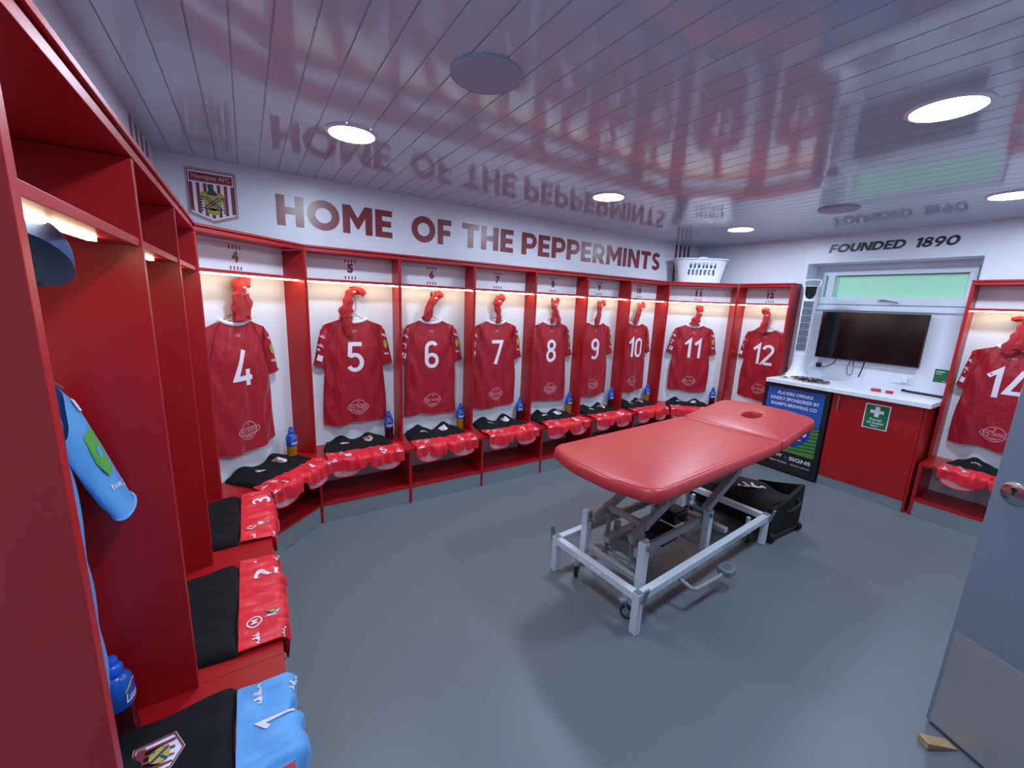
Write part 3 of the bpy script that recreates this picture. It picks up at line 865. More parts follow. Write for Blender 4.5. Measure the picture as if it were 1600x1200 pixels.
for i, (num, dx) in enumerate([('2', -.02), ('3', .015), ('4', .015), ('5', -.015), ('6', -.02), ('7', -.015), ('8', -.02), ('9', -.02), ('10', -.02), ('11', -.02), ('14', .03)]):
    lft = num in '23'
    training_top(num, dx, 'folded black training top on the bench %s number %s' % (('of the left-wall bay beside the shorts' if lft else 'below the shirt'), num), i + 1, crest=not lft)
    dg = {'9': '8', '11': '6'}.get(num, num if len(num) == 1 else None)
    shorts(num, dx + {'4': -.0}.get(num, .015), 'bright red football shorts draped over the bench edge of bay %s' % num, i + 1, digit=dg, y0=-.075 if not lft else -.095, wd=.50 if num in ('4', '11') else .53)
training_top('1', -.03, 'folded black training top with striped crest, on the nearest bench', 40, wd=.54)
shorts('1', -.05, 'sky blue football shorts on the nearest bench', 41, 'sky', digit='1', wd=.56, y0=-.095)
for num, x_, y_, dr in [('4', .60, .07, 'amber'), ('5', .565, .095, 'cherry'), ('6', .567, .10, 'amber'), ('7', .575, .10, 'cherry'), ('8', .575, .10, 'amber'), ('9', .565, .10, 'cherry'), ('10', .565, .10, 'amber'), ('11', .665, .09, 'cherry')]:
    bottle(num, x_, y_, dr, 'blue capped sports bottle of %s beside the number %s shirt' % ('amber drink' if dr == 'amber' else 'dark red drink', num))
bottle('1', .565, .150, 'cherry', 'blue capped sports bottle behind the near divider, beside the sky blue shirt')

# cap on the hook of the first bay
p0, ang, W, b = BAYS['1']
cp = thing('baseball_cap', 'navy blue cap hanging under the shelf of the nearest bay', 'cap', at('1', .270, .075, 1.648), ang)
cp.rotation_euler = (0, radians(-32), ang + pi)
cp.scale = (.82, .82, .82)
mb = MB(); verts = []
n = 28
for j in range(9):
    t_ = j / 8
    for i in range(n):
        a = 2 * pi * i / n
        r_ = .088 * cos(t_ * pi / 2 * .96) ** .55
        verts.append((r_ * cos(a), r_ * .66 * sin(a) - .0, -.045 + .072 * sin(t_ * pi / 2)))
mb.add(verts, [(j * n + i, j * n + (i + 1) % n, (j + 1) * n + (i + 1) % n, (j + 1) * n + i) for j in range(8) for i in range(n)] + [tuple(range(8 * n, 9 * n))])
mb.build('crown', 'capcloth', cp, 60)
mb = MB()
top = [(.078 * cos(radians(a)), -.048 * sin(radians(a)) * (1.0)) for a in range(0, 181, 12)]
out = [(.080 * cos(radians(a)), -.048 - .055 * sin(radians(a))) for a in range(0, 181, 12)]
vv = [(x_, y_, -.046) for x_, y_ in top] + [(x_, y_ + .015, -.052 - .018 * abs(sin(radians(i * 12)))) for i, (x_, y_) in enumerate(out)]
k = len(top)
mb.add(vv + [(x_, y_, z_ - .004) for x_, y_, z_ in vv], [(i, k + i, k + i + 1, i + 1) for i in range(k - 1)] + [(2 * k + i, 2 * k + i + 1, 3 * k + i + 1, 3 * k + i) for i in range(k - 1)] + [(k + i, 3 * k + i, 3 * k + i + 1, k + i + 1) for i in range(k - 1)])
mb.build('brim', 'capcloth', cp, 60)

# ------------------------------------------------------------------ writing on the walls
yb = YWB - .0015
G = {   # block capitals: width, polygons, ribbons (points, width, closed)
    'H': (.80, [[(0, 0), (.25, 0), (.25, 1), (0, 1)], [(.55, 0), (.80, 0), (.80, 1), (.55, 1)], [(.25, .39), (.55, .39), (.55, .62), (.25, .62)]], []),
    'O': (1.02, [], [(arc(.51, .5, .385, .385, 0, 360, 36)[:-1], .255, True)]),
    'M': (1.02, [[(0, 0), (.25, 0), (.25, 1), (0, 1)], [(.77, 0), (1.02, 0), (1.02, 1), (.77, 1)], [(.25, .60), (.25, 1), (.27, 1), (.51, .57), (.51, .18), (.48, .18)], [(.77, .60), (.77, 1), (.75, 1), (.51, .57), (.51, .18), (.54, .18)]], []),
    'E': (.62, [[(0, 0), (.25, 0), (.25, 1), (0, 1)], [(.25, .78), (.62, .78), (.62, 1), (.25, 1)], [(.25, .39), (.58, .39), (.58, .61), (.25, .61)], [(.25, 0), (.62, 0), (.62, .22), (.25, .22)]], []),
    'F': (.62, [[(0, 0), (.25, 0), (.25, 1), (0, 1)], [(.25, .78), (.62, .78), (.62, 1), (.25, 1)], [(.25, .36), (.58, .36), (.58, .58), (.25, .58)]], []),
    'T': (.72, [[(.235, 0), (.485, 0), (.485, 1), (.235, 1)], [(0, .77), (.72, .77), (.72, 1), (0, 1)]], []),
    'P': (.74, [[(0, 0), (.25, 0), (.25, 1), (0, 1)]], [([(.2, .89), (.34, .89), (.42, .89)] + arc(.42, .645, .235, .245, 80, -80, 12) + [(.42, .40), (.34, .40), (.2, .40)], .22, False)]),
    'R': (.78, [[(0, 0), (.25, 0), (.25, 1), (0, 1)], [(.50, 0), (.78, 0), (.56, .42), (.28, .36)]], [([(.2, .89), (.34, .89), (.42, .89)] + arc(.42, .645, .235, .245, 80, -80, 12) + [(.42, .40), (.34, .40), (.2, .40)], .22, False)]),
    'I': (.25, [[(0, 0), (.25, 0), (.25, 1), (0, 1)]], []),
    'N': (.84, [[(0, 0), (.25, 0), (.25, 1), (0, 1)], [(.59, 0), (.84, 0), (.84, 1), (.59, 1)], [(.25, .60), (.25, 1), (.26, 1), (.59, .42), (.59, 0), (.57, 0)]], []),
    'S': (.68, [], [(arc(.35, .715, .205, .18, 22, 262, 16) + arc(.33, .285, .225, .18, 82, -158, 16), .22, False)]),
    'U': (.80, [], [([(.125, 1), (.125, .7), (.125, .42)] + arc(.40, .40, .275, .29, 190, 350, 16) + [(.675, .42), (.675, .7), (.675, 1)], .25, False)]),
    'D': (.86, [[(0, 0), (.25, 0), (.25, 1), (0, 1)]], [([(.2, .885), (.34, .885)] + arc(.36, .5, .38, .385, 85, -85, 16) + [(.34, .115), (.2, .115)], .23, False)]),
    '1': (.44, [[(.18, 0), (.44, 0), (.44, 1), (.2, 1), (0, .88), (.06, .68), (.18, .74)]], []),
    '8': (.74, [], [(arc(.37, .735, .215, .17, 0, 360, 24)[:-1], .2, True), (arc(.37, .29, .26, .19, 0, 360, 24)[:-1], .21, True)]),
    '9': (.76, [[(.16, 0), (.46, 0), (.74, .5), (.5, .5)]], [(arc(.38, .65, .26, .245, 0, 360, 24)[:-1], .22, True)]),
    '0': (.86, [], [(arc(.43, .5, .315, .385, 0, 360, 30)[:-1], .23, True)]),
}
def block_word(parent, s_, x0, x1, z0, z1, mat_, y=0.0, shear=0.0, fn=None, gap=.10):
    tot = sum(G[c][0] for c in s_) + gap * (len(s_) - 1)
    kx = (x1 - x0) / (tot + shear); kz = z1 - z0
    mb_ = MB(); x_ = 0
    def pt(p): return (x0 + (p[0] + x_ + shear * p[1]) * kx, z0 + p[1] * kz)
    for i_, c in enumerate(s_):
        w_, polys, ribs = G[c]
        for k_, p in enumerate(polys): flat(mb_, [pt(q) for q in p], y - .00005 * k_, 0, fn)
        for k_, (p, wd_r, cl) in enumerate(ribs):
            n_ = len(p); L_ = []; R_ = []
            for i in range(n_):
                a_ = Vector(p[i - 1]) if (cl or i) else Vector(p[0]); c_ = Vector(p[(i + 1) % n_]) if (cl or i < n_ - 1) else Vector(p[-1])
                t_ = (c_ - a_).normalized(); nn = Vector((-t_.y, t_.x))
                L_.append(pt(Vector(p[i]) + nn * wd_r / 2)); R_.append(pt(Vector(p[i]) - nn * wd_r / 2))
            m_ = n_ if cl else n_ - 1
            mb_.add([(a_, y - .0003, b_) for a_, b_ in L_ + R_], [(i, n_ + i, n_ + (i + 1) % n_, (i + 1) % n_) for i in range(m_)], 0, fn)
        x_ += w_ + gap
    return mb_.build('word', mat_, parent)
wl = thing('wall_lettering', 'large maroon lettering HOME OF THE PEPPERMINTS along the back wall', 'lettering', (0, yb, 0))
for s_, a, c in (('HOME', -.134, .640), ('OF', .792, 1.132), ('THE', 1.232, 1.746), ('PEPPERMINTS', 1.838, 3.812)):
    block_word(wl, s_, a, c, 2.034, 2.230, 'maroon')
wl = thing('wall_lettering', 'dark grey lettering FOUNDED 1890 above the window', 'lettering', (XWR - .0015, 0, 0), -pi / 2)
block_word(wl, 'FOUNDED', 1.240, 1.822, 2.200, 2.277, 'charcoal', 0, .18, None, .04)
block_word(wl, '1890', 1.866, 2.150, 2.198, 2.279, 'charcoal', 0, .18, None, .04)
# four upright stripes in the two far corners
mb = MB()
for i in range(4):
    a = XWR - .485 + i * .080
    flat(mb, [(a, ZT + .005), (a + .036, ZT + .005), (a + .036, H - .004), (a, H - .004)], yb)
tag(mb.build('wall_stripes', 'maroon'), 'four upright maroon stripes on the back wall behind the laundry basket', 'wall graphic')
mb = MB()
for i in range(4):
    a = -.42 + i * .125
    flat(mb, [(a, ZT + .005), (a + .05, ZT + .005), (a + .05, H - .004), (a, H - .004)], 0, 0, lambda x_, y_, z_: (XWL + .0015 - y_, x_, z_))
tag(mb.build('wall_stripes', 'maroon'), 'four upright dark stripes on the left wall beside the crest', 'wall graphic')
# club crest
cr = thing('wall_crest', 'maroon and white striped club shield on the back wall, left of the lettering', 'crest', (-.476, yb, 2.15), 0)
def shield(w_, h_, p): return [(-w_, h_), (w_, h_), (w_, -h_ + p), (0, -h_), (-w_, -h_ + p)]
mb = MB()
flat(mb, shield(.127, .157, .045), 0, 1)
ribbon(mb, shield(.125, .154, .045), .004, -.0006, 0, True)
ribbon(mb, shield(.116, .145, .043), .006, -.0006, 0, True)
mb.build('border', ['maroon', 'white_print'], cr)
mb = MB()
flat(mb, [(-.108, .132), (.108, .132), (.108, .082), (-.108, .082)], -.0006, 0)
write(mb, 'Newquay AFC', -.095, .095, .090, .124, -.0012, .02, 0, 1)
o = mb.build('header', ['maroon', 'pink_print'], cr); o['label'] = 'maroon header reading Newquay AFC'
mb = MB()
for i in range(7):
    a = -.104 + i * .0347 - .0173 * 0
    if i % 1 == 0:
        x0_, x1_ = a - .008 + .0, a + .009
        lo = lambda q: -.128 + .040 * abs(q) / .108
        flat(mb, [(x0_, .074), (x1_, .074), (x1_, lo(x1_)), (x0_, lo(x0_))], -.0006, 0)
mb.build('stripes', 'maroon', cr)
mb = MB()
flat(mb, [(-.022, .07), (-.008, .074), (.004, .05), (.02, .03), (.035, .012), (.0, .005), (-.035, .012), (-.018, .035)], -.0012, 0)
mb.build('figure', 'dkgreen', cr)
mb = MB()
for cx_, cz_, a, c in ((-.042, .0, .022, .028), (.042, .0, .022, .028), (0, -.035, .046, .045), (0, -.085, .034, .020), (-.02, -.02, .02, .02), (.02, -.02, .02, .02)):
    flat(mb, [(cx_ + p, cz_ + q) for p, q in arc(0, 0, a, c, 0, 360, 16)[:-1]], -.0014 - .0001 * abs(cx_) , 0)
mb.build('arms', 'gold', cr)
mb = MB()
for s in (-1, 1):
    for e in (-.010, .010):
        ribbon(mb, [(-.040 + e, -.036 - s * .036), (.040 + e, -.036 + s * .036)], .006, -.0022, 0)
    for i in range(6):
        flat(mb, [(s * .056 + p, -.005 - i * .016 + q) for p, q in arc(0, 0, .006, .006, 0, 360, 6)[:-1]], -.0022, 0)
mb.build('cross', 'navy', cr)

# ------------------------------------------------------------------ worktop, fridge, cabinet
XC = XR - DB                                                      # 4.167
mb = MB()
mb.box(XC - .045, XP - .003, RC['y0'] + .006, RC['y1'] - .004, .903, .943)
mb.box(XC - .045, XWR - .003, RC['y1'] - .004, -1.060, .903, .943)
tag(mb.build('worktop', 'counter', None, bevel=.004), 'white worktop over the fridge and cabinet, below the television', 'worktop')
# cabinet
cab = thing('base_cabinet', 'red base cabinet with a bar handle and first aid sign under the worktop', 'cabinet', (XC, -1.955, 0), -pi / 2)
# local: x to the right (world -y), y into the wall, z up
hw_ = .318
MB().box(-hw_, hw_ - .02, .020, .375, .095, .900).build('body', 'laminate', cab)
MB().box(hw_ - .018, hw_, .0, .375, .001, .900).build('end_panel', 'laminate', cab, bevel=.0012)
dr = MB().box(-hw_ + .002, hw_ - .021, .0, .018, .098, .897).build('door', 'laminate', cab, bevel=.0012)
mb = MB()
mb.tube([(-.262, -.030, .745), (-.262, -.030, .880)], .006, 10)
for z_ in (.765, .860): mb.tube([(-.262, 0, z_), (-.262, -.030, z_)], .004, 8)
mb.build('bar_handle', 'chrome', dr, 40)
MB().box(-hw_, hw_ - .02, .006, .018, .001, .094).build('plinth', 'steel', cab)
fa = thing('first_aid_sign', 'green first aid sign with a white cross, on the red cabinet door', 'sign', (XC - .0005, -1.970, .752), -pi / 2)
MB().box(-.085, .085, -.003, 0, -.108, .108).build('border', 'white_print', fa)
MB().box(-.078, .078, -.0036, -.003, -.101, .101).build('panel', 'green_sign', fa)
mb = MB()
flat(mb, [(-.015, .088), (.015, .088), (.015, -.000), (-.015, .0)], -.0042); flat(mb, [(-.046, .058), (.046, .058), (.046, .030), (-.046, .030)], -.0043)
write(mb, 'First aid', -.040, .040, -.036, -.014, -.0042, .012); write(mb, 'kit located', -.054, .054, -.063, -.041, -.0042, .012); write(mb, 'here', -.024, .024, -.087, -.068, -.0042, .012)
o = mb.build('symbol', 'white_print', fa); o['label'] = 'white cross and words First aid kit located here'
# drinks fridge
fg = thing('drinks_fridge', 'black drinks fridge with a blue sponsor poster on its door, left of the red cabinet', 'fridge', (XC, -1.335, 0), -pi / 2)
MB().box(-.290, .290, .030, .370, .012, .895).build('body', 'dark_plastic', fg, bevel=.004)
dr = MB().box(-.290, .290, -.012, .027, .015, .895).build('door', 'dark_plastic', fg, bevel=.004)
mb = MB()
flat(mb, [(-.250, .862), (.250, .862), (.250, .225), (-.250, .225)], -.0135, 0)
flat(mb, [(-.250, .40), (.250, .52), (.250, .225), (-.250, .225)], -.0140, 1)
for i in range(8):
    z0 = .27 + i * .036
    za = z0 - .04
    flat(mb, [(-.250, max(.225, za)), (-.250, max(.225, za + .010)), (.250, z0 + .014), (.250, z0)], -.0144, 2)
flat(mb, [(p, .455 + q) for p, q in arc(0, 0, .185, .165, 0, 360, 36)[:-1]], -.0148, 3)
o = mb.build('poster', ['poster_blue', 'poster_green', 'poster_stripe', 'poster_deep'], dr); o['label'] = 'blue and green printed poster'
mb = MB()
mb = MB(); write(mb, 'PLAYERS DRINKS', -.155, .155, .795, .828, -.0152, .02); mb.build('poster_text', ['white_print', 'poster_blue'], dr)
mb = MB(); write(mb, 'KINDLY SPONSORED BY', -.215, .215, .738, .771, -.0152, .02); mb.build('poster_text', ['white_print', 'poster_blue'], dr)
mb = MB(); write(mb, "SHARP'S BREWING CO", -.205, .205, .681, .714, -.0152, .02); mb.build('poster_text', ['white_print', 'poster_blue'], dr)
def bend_(x_, z_):
    a = x_ / .20
    r_ = .20 + (z_ - .60)
    return (r_ * sin(a), .41 + r_ * cos(a))
mb = MB(); write(mb, 'C O A S T - R O', -.15, .13, .600, .618, -.0152, .01, 0, 0, None, bend_); mb.build('poster_text', ['white_print', 'poster_blue'], dr)
mb = MB(); write(mb, "SHARP'S", -.165, .165, .415, .505, -.0155, .04, .25); mb.build('poster_text', ['white_print', 'poster_blue'], dr)
mb = MB(); write(mb, 'ROCK', -.05, .13, .365, .385, -.0155, .01, .0); mb.build('poster_text', ['white_print', 'poster_blue'], dr)
mb = MB(); write(mb, 'PJ PRINT', -.225, -.02, .148, .186, -.0145, .025); mb.build('poster_text', ['white_print', 'poster_blue'], dr)
mb = MB(); write(mb, 'SIGNS', .045, .235, .148, .186, -.0145, .025); mb.build('poster_text', ['white_print', 'poster_blue'], dr)
mb = MB(); write(mb, '&', .0, .030, .150, .184, -.0145, .01, 0, 1); mb.build('poster_text', ['white_print', 'poster_blue'], dr)
mb = MB(); write(mb, 'SIGNS', -.24, -.155, .100, .118, -.0145, .02, 0, 1); mb.build('poster_text', ['white_print', 'poster_blue'], dr)
mb = MB(); write(mb, 'PRINT STUDIO', -.13, .03, .100, .116, -.0145, .01); mb.build('poster_text', ['white_print', 'poster_blue'], dr)
mb = MB(); write(mb, 'PJPRINT.CO.UK', .065, .235, .100, .114, -.0145, .01); mb.build('poster_text', ['white_print', 'poster_blue'], dr)
for sx in (-.25, .25):
    for y_ in (.05, .34): MB().lathe([(.016, .001), (.016, .0125)], 12, (sx, y_, 0)).build('foot', 'rubber', fg, 40)

# ------------------------------------------------------------------ window
w1 = bpy.data.objects.new('window_1', None); C.objects.link(w1); struct(w1)
w1.location = (XP, (RC['y0'] + RC['y1']) / 2, 1.665); w1.rotation_euler = (0, 0, -pi / 2)
hw_ = (RC['y1'] - RC['y0']) / 2
mb = MB()
mb.box(-hw_, hw_, .004, .064, 0, .045); mb.box(-hw_, hw_, .004, .064, .385, .44); mb.box(-hw_, -hw_ + .05, .004, .064, .045, .385); mb.box(hw_ - .05, hw_, .004, .064, .045, .385)
mb.build('frame', 'upvc', w1, bevel=.003)
mb = MB()
mb.box(-hw_ + .052, hw_ - .052, -.012, .05, .048, .120); mb.box(-hw_ + .052, hw_ - .052, -.012, .05, .335, .384); mb.box(-hw_ + .105, -hw_ + .165, -.012, .05, .120, .335); mb.box(hw_ - .100, hw_ - .052, -.012, .05, .120, .335); mb.box(-hw_ + .052, -hw_ + .085, -.012, .05, .120, .335)
mb.build('sash', 'upvc', w1, bevel=.003)
MB().box(-hw_ + .052, hw_ - .052, .052, .056, .06, .38).build('pane', 'pane', w1)
MB().box(-hw_ + .165, hw_ - .1, .046, .051, .328, .336).build('gasket', 'rubber', w1)
mb = MB()
mb.box(-.06, .0, -.022, -.012, .083, .098); mb.tube([(-.03, -.022, .09), (-.03, -.040, .092), (.02, -.046, .086), (.10, -.046, .070)], .006, 8)
mb.build('handle', 'chrome', w1, 40)
mb = MB().box(-hw_ - .0 + .002, hw_ - .002, -.025, .003, -.012, .012)
mb.build('ledge', 'upvc', w1, bevel=.003)

# ------------------------------------------------------------------ television and cables
XT = 4.74
tv = thing('television', 'black flat television mounted below the window', 'television', (XT, -1.626, 1.397), -pi / 2)
MB().box(-.410, .410, .0, .028, -.239, .239).build('casing', 'dark_plastic', tv, bevel=.003)
MB().box(-.402, .402, -.0012, 0, -.226, .232).build('screen', 'screen', tv)
MB().box(-.20, .20, .0285, .060, -.13, .13).build('wall_mount', 'dark_plastic', tv)
def cable(pts, r_, m_, label):
    P = [Vector(p) for p in pts]; out_ = []
    for i in range(len(P) - 1):
        a, b_, c, d = P[max(0, i - 1)], P[i], P[i + 1], P[min(len(P) - 1, i + 2)]
        for k in range(6):
            t_ = k / 6
            out_.append(.5 * ((2 * b_) + (c - a) * t_ + (2 * a - 5 * b_ + 4 * c - d) * t_ * t_ + (3 * b_ - a - 3 * c + d) * t_ ** 3))
    out_.append(P[-1])
    mb_ = MB(); mb_.tube(out_, r_, 8)
    return tag(mb_.build('cable', m_, None, 60), label, 'cable', 'cables under the television')
xb = XP - .006
cable([(xb - .02, -1.40, 1.16), (xb - .02, -1.38, 1.11), (xb - .02, -1.33, 1.07), (xb - .02, -1.275, 1.058), (xb - .016, -1.245, 1.06)], .004, 'dark_plastic', 'dark cable curving from the black plug up to the television')
cable([(xb - .02, -1.525, 1.16), (xb - .02, -1.505, 1.09), (xb - .02, -1.515, 1.02), (xb - .02, -1.535, 1.01), (xb - .02, -1.555, 1.04), (xb - .02, -1.545, 1.16)], .0035, 'dark_plastic', 'looped thin dark cable hanging below the middle of the television')
cable([(xb - .02, -1.635, 1.16), (xb - .02, -1.625, 1.08), (xb - .02, -1.61, 1.00)], .0055, 'dark_plastic', 'short straight dark cable hanging below the television')
def socket(y_, z_, label, plugs):
    t = thing('wall_socket', label, 'socket', (XP, y_, z_), -pi / 2, 'double sockets under the television')
    MB().box(-.073, .073, -.010, -.0005, -.043, .043).build('face_plate', 'white_plastic', t, bevel=.004)
    for x_, m_ in plugs:
        MB().box(x_ - .024, x_ + .024, -.045, -.0105, -.026, .024).build('plug', m_, t, bevel=.008)
    mb_ = MB()
    for x_ in (-.055, .055): mb_.box(x_ - .006, x_ + .006, -.014, -.0102, .018, .034)
    mb_.build('switch', 'white_plastic', t, bevel=.002)
    return t
socket(-1.235, 1.075, 'white double socket with a black plug, beside the tower fan', [(.02, 'dark_plastic')])
socket(-1.935, 1.035, 'white double socket with a white plug, left of the green sticker', [(.02, 'white_plastic')])
gs = thing('safety_notice', 'small green notice on the white panel right of the television', 'sign', (XP - .0005, -2.178, 1.108), -pi / 2)
MB().box(-.044, .044, -.002, 0, -.058, .058).build('panel', 'green_sign', gs)
mb = MB()
ribbon(mb, [(-.034, .036), (.022, .036)], .008, -.0026); ribbon(mb, [(-.034, .016), (.004, .016)], .005, -.0026); ribbon(mb, [(.018, -.046), (.036, -.046)], .006, -.0026)
mb.build('print', 'white_print', gs)
# dark clip on the window ledge
mb = MB().box(XP - .10, XP - .028, RC['y0'] + .003, RC['y0'] + .055, 1.645, 1.662)
tag(mb.build('wall_clip', 'dark_plastic', None, bevel=.004), 'small dark clip at the right end of the window ledge', 'clip')

# ------------------------------------------------------------------ things on the worktop
ZC = .9435
fan = thing('tower_fan', 'white tower fan standing at the left end of the worktop', 'fan', (4.43, -1.205, ZC), -pi / 2 + .25)
mb = MB().lathe([(.13, .001), (.13, .010), (.118, .022), (.09, .05), (.070, .09), (.060, .14), (.057, .20), (.0575, .235)], 32)
mb.build('base', 'white_plastic', fan, 40)
mb = MB()
def rr(w_, d_, n_=28):
    return [(w_ * math.copysign(abs(cos(a)) ** .6, cos(a)), d_ * math.copysign(abs(sin(a)) ** .75, sin(a))) for a in [2 * pi * i / n_ for i in range(n_)]]
secs = [(.237, .055, .055), (.30, .056, .056), (.60, .060, .058), (.85, .063, .058), (.93, .064, .056)]
verts = []
for z_, a, c in secs: verts += [(p, q, z_) for p, q in rr(a, c)]
mb.add(verts, [(j * 28 + i, j * 28 + (i + 1) % 28, (j + 1) * 28 + (i + 1) % 28, (j + 1) * 28 + i) for j in range(4) for i in range(28)] + [tuple(range(28))[::-1], tuple(range(112, 140))])
mb.build('column', 'white_plastic', fan, 45)
mb = MB()
mb.tube([(-.062, 0, .931), (-.068, 0, .96), (-.064, 0, .985), (-.03, 0, .992), (.03, 0, .992), (.064, 0, .985), (.068, 0, .96), (.062, 0, .931)], .007, 8)
mb.build('carry_handle', 'white_plastic', fan, 50)
mb = MB()
mb.prism([(-.047, .0), (.047, .0), (.044, -.07), (.028, -.11), (0, -.122), (-.028, -.11), (-.044, -.07)], 0, .008, 0, lambda x_, y_, z_: (x_, -.054 - z_, .925 + y_))
o = mb.build('control_panel', 'screen', fan, 40); o['label'] = 'glossy black control panel'
for i in range(7):
    z0 = .72 - i * .071
    gp = MB()
    gp.box(-.040, .040, -.0645, -.050, z0, z0 + .062)
    for k in range(9):
        gp.box(-.038 + k * .0087, -.0345 + k * .0087, -.0665, -.064, z0 + .002, z0 + .060)
    gp.build('grille', 'grille', fan)
cable([(4.50, -1.10, ZC + .005), (4.50, -1.085, ZC + .06), (4.47, -1.082, ZC + .09), (4.42, -1.085, ZC + .03), (4.36, -1.075, ZC + .006)], .0035, 'dark_plastic', 'thin dark lead looping behind the base of the tower fan')
# heap of patterned cloth strips
rnd = random.Random(5)
hp = thing('cloth_heap', 'crumpled heap of dark patterned cloth strips on the white worktop', 'cloth', (4.33, -1.34, ZC), -pi / 2)
for i in range(16):
    a = rnd.uniform(-.35, .35); L = rnd.uniform(.12, .26); cx_ = rnd.uniform(-.13, .12); cy_ = rnd.uniform(-.07, .07)
    mb = MB(); pts = []
    for k in range(11):
        q = k / 10 - .5
        pts.append((cx_ + q * L * cos(a) + .008 * sin(k * 1.7 + i), cy_ + q * L * sin(a) + .010 * sin(k * 1.1 + i * 2), .006 + .0022 * i * (1 - abs(q)) + .004 * sin(k * 1.3 + i) ** 2))
    mb.tube(pts, .016, 8, flat=.28, up=(0, 0, 1))
    mb.build('strip', 'patterned', hp, 60)
for y_, r_, l in ((-1.875, .036, 'larger red roll of tape lying on the worktop'), (-1.968, .026, 'smaller red roll of tape lying on the worktop')):
    t = thing('tape_roll', l, 'tape', (4.37, y_, ZC), 0, 'red tape rolls on the worktop')
    MB().lathe([(r_ * .6, .001), (r_, .001), (r_, .022), (r_ * .6, .022), (r_ * .6, .001)], 28, cap=False).build('tape', 'redtape', t, 40)
    MB().lathe([(r_ * .52, .001), (r_ * .595, .001), (r_ * .595, .021), (r_ * .52, .021), (r_ * .52, .001)], 28, cap=False).build('core', 'wood', t, 40)
bt = thing('black_bar', 'long thin black bar lying at the back right of the worktop', 'bar', (4.60, -2.135, ZC), -pi / 2 - .18)
MB().box(-.125, .135, -.014, .014, .001, .020).build('body', 'dark_plastic', bt, bevel=.006)
MB().lathe([(.006, -.155), (.012, -.150), (.012, -.126)], 12, (0, 0, .0135), axis='x').build('tip', 'dark_plastic', bt, 40)

# ------------------------------------------------------------------ laundry basket on top of the lockers
a11, W11 = basis((X[6], 0), (XR, -.4934))
lb = thing('laundry_basket', 'white plastic laundry basket with slotted sides on top of the corner locker', 'basket', at('11', .337, .125, ZT), a11)
HB = .262
def ring_pt(i, n_, w_, d_):
    a = 2 * pi * i / n_
    return (w_ * math.copysign(abs(cos(a)) ** .62, cos(a)), d_ * math.copysign(abs(sin(a)) ** .62, sin(a)))
def wall(zz): 
    t_ = zz / HB
    return (.236 + .052 * t_, .100 + .018 * t_)
NA, NZ = 360, 42
mb = MB(); verts = []
for j in range(NZ + 1):
    z_ = .001 + HB * j / NZ
    w_, d_ = wall(z_)
    for i in range(NA): verts.append(ring_pt(i, NA, w_, d_) + (z_,))
f = []
def slot(i, j):
    x_, y_ = ring_pt(i + .5, NA, *wall(HB * j / NZ))
    z_ = HB * (j + .5) / NZ
    for zc in (.112, .187):
        if abs(z_ - zc) < .030:
            wl_ = .012 * min(1, sqrt(max(0, 1 - ((z_ - zc) / .031) ** 2)) + .35)
            if abs(y_) > .082:
                for k in range(-3, 4):
                    if abs(x_ - k * .044 - (zc - .15) * .15) < wl_: return True
            elif abs(x_) > .2 and abs(y_) < .06:
                for k in (-1, 0, 1):
                    if abs(y_ - k * .04) < wl_: return True
    return False
for j in range(NZ):
    for i in range(NA):
        if not slot(i, j): f.append((j * NA + i, j * NA + (i + 1) % NA, (j + 1) * NA + (i + 1) % NA, (j + 1) * NA + i))
f.append(tuple(range(NA))[::-1])
mb.add(verts, f)
o = mb.build('body', 'white_plastic', lb, 60)
sm_ = o.modifiers.new('thickness', 'SOLIDIFY'); sm_.thickness = .003; sm_.offset = 0
mb = MB()
ringp = [ring_pt(i, 80, .294, .122) + (HB + .0,) for i in range(80)]
mb.tube(ringp + [ringp[0]], .011, 8, cap=False, flat=1.0, up=(0, 0, 1))
mb.build('rim', 'white_plastic', lb, 60)
mb = MB()
mb.tube([(-.05, -.118, HB + .008), (-.03, -.120, HB + .016), (.03, -.120, HB + .016), (.05, -.118, HB + .008)], .006, 8)
mb.build('grip', 'white_plastic', lb, 60)

# ------------------------------------------------------------------ massage table
TH = radians(3.8)
mt = thing('massage_table', 'red padded massage table on a white wheeled lifting frame in the middle of the room', 'massage table', (1.150, -1.716, 0), TH)
# base frame, local: x along the length from the near end, y across
HV = .292
mb_l = []
for lx, ly in ((0, HV), (0, -HV), (1.425, -HV), (1.425, HV)):
    lg = MB().box(lx - .02, lx + .02, ly - .02, ly + .02, .001, .225).build('leg', 'white_metal', mt, bevel=.003)
    MB().box(lx - .017, lx + .017, ly - .017, ly + .017, .2255, .229).build('end_cap', 'grey_plastic', lg)
    sx = 1 if lx < .5 else -1; sy = 1 if ly > 0 else -1
    tb = MB().box(-.016, .016, -.006, .006, 0, .085)
    tbo = tb.build('lift_tab', 'grey_plastic', lg, bevel=.002)
    tbo.location = (lx + sx * .030 if False else lx + .0, ly + sy * .028, .185); tbo.rotation_euler = (-sy * .22, .0, 0)
for ly in (-HV, HV):
    MB().box(.0205, 1.4045, ly - .02, ly + .02, .180, .221).build('side_rail', 'white_metal', mt, bevel=.003)
for lx in (0, 1.425):
    MB().box(lx - .02, lx + .02, -HV + .0205, HV - .0205, .180, .221).build('end_rail', 'white_metal', mt, bevel=.003)
mb = MB()
for q in (-.06, .03):
    flat(mb, [(q - .035, .19), (q + .035, .19), (q + .035, .21), (q - .035, .21)], 0, 0, lambda x_, y_, z_: (-.0206, -x_, z_))
o = mb.build('sticker', 'white_print', mt); o['label'] = 'white label on the end rail'
mb = MB()
flat(mb, [(.22, .188), (.26, .188), (.26, .212), (.22, .212)], -HV - .0206)
mb.build('sticker', 'white_print', mt)
mb = MB()
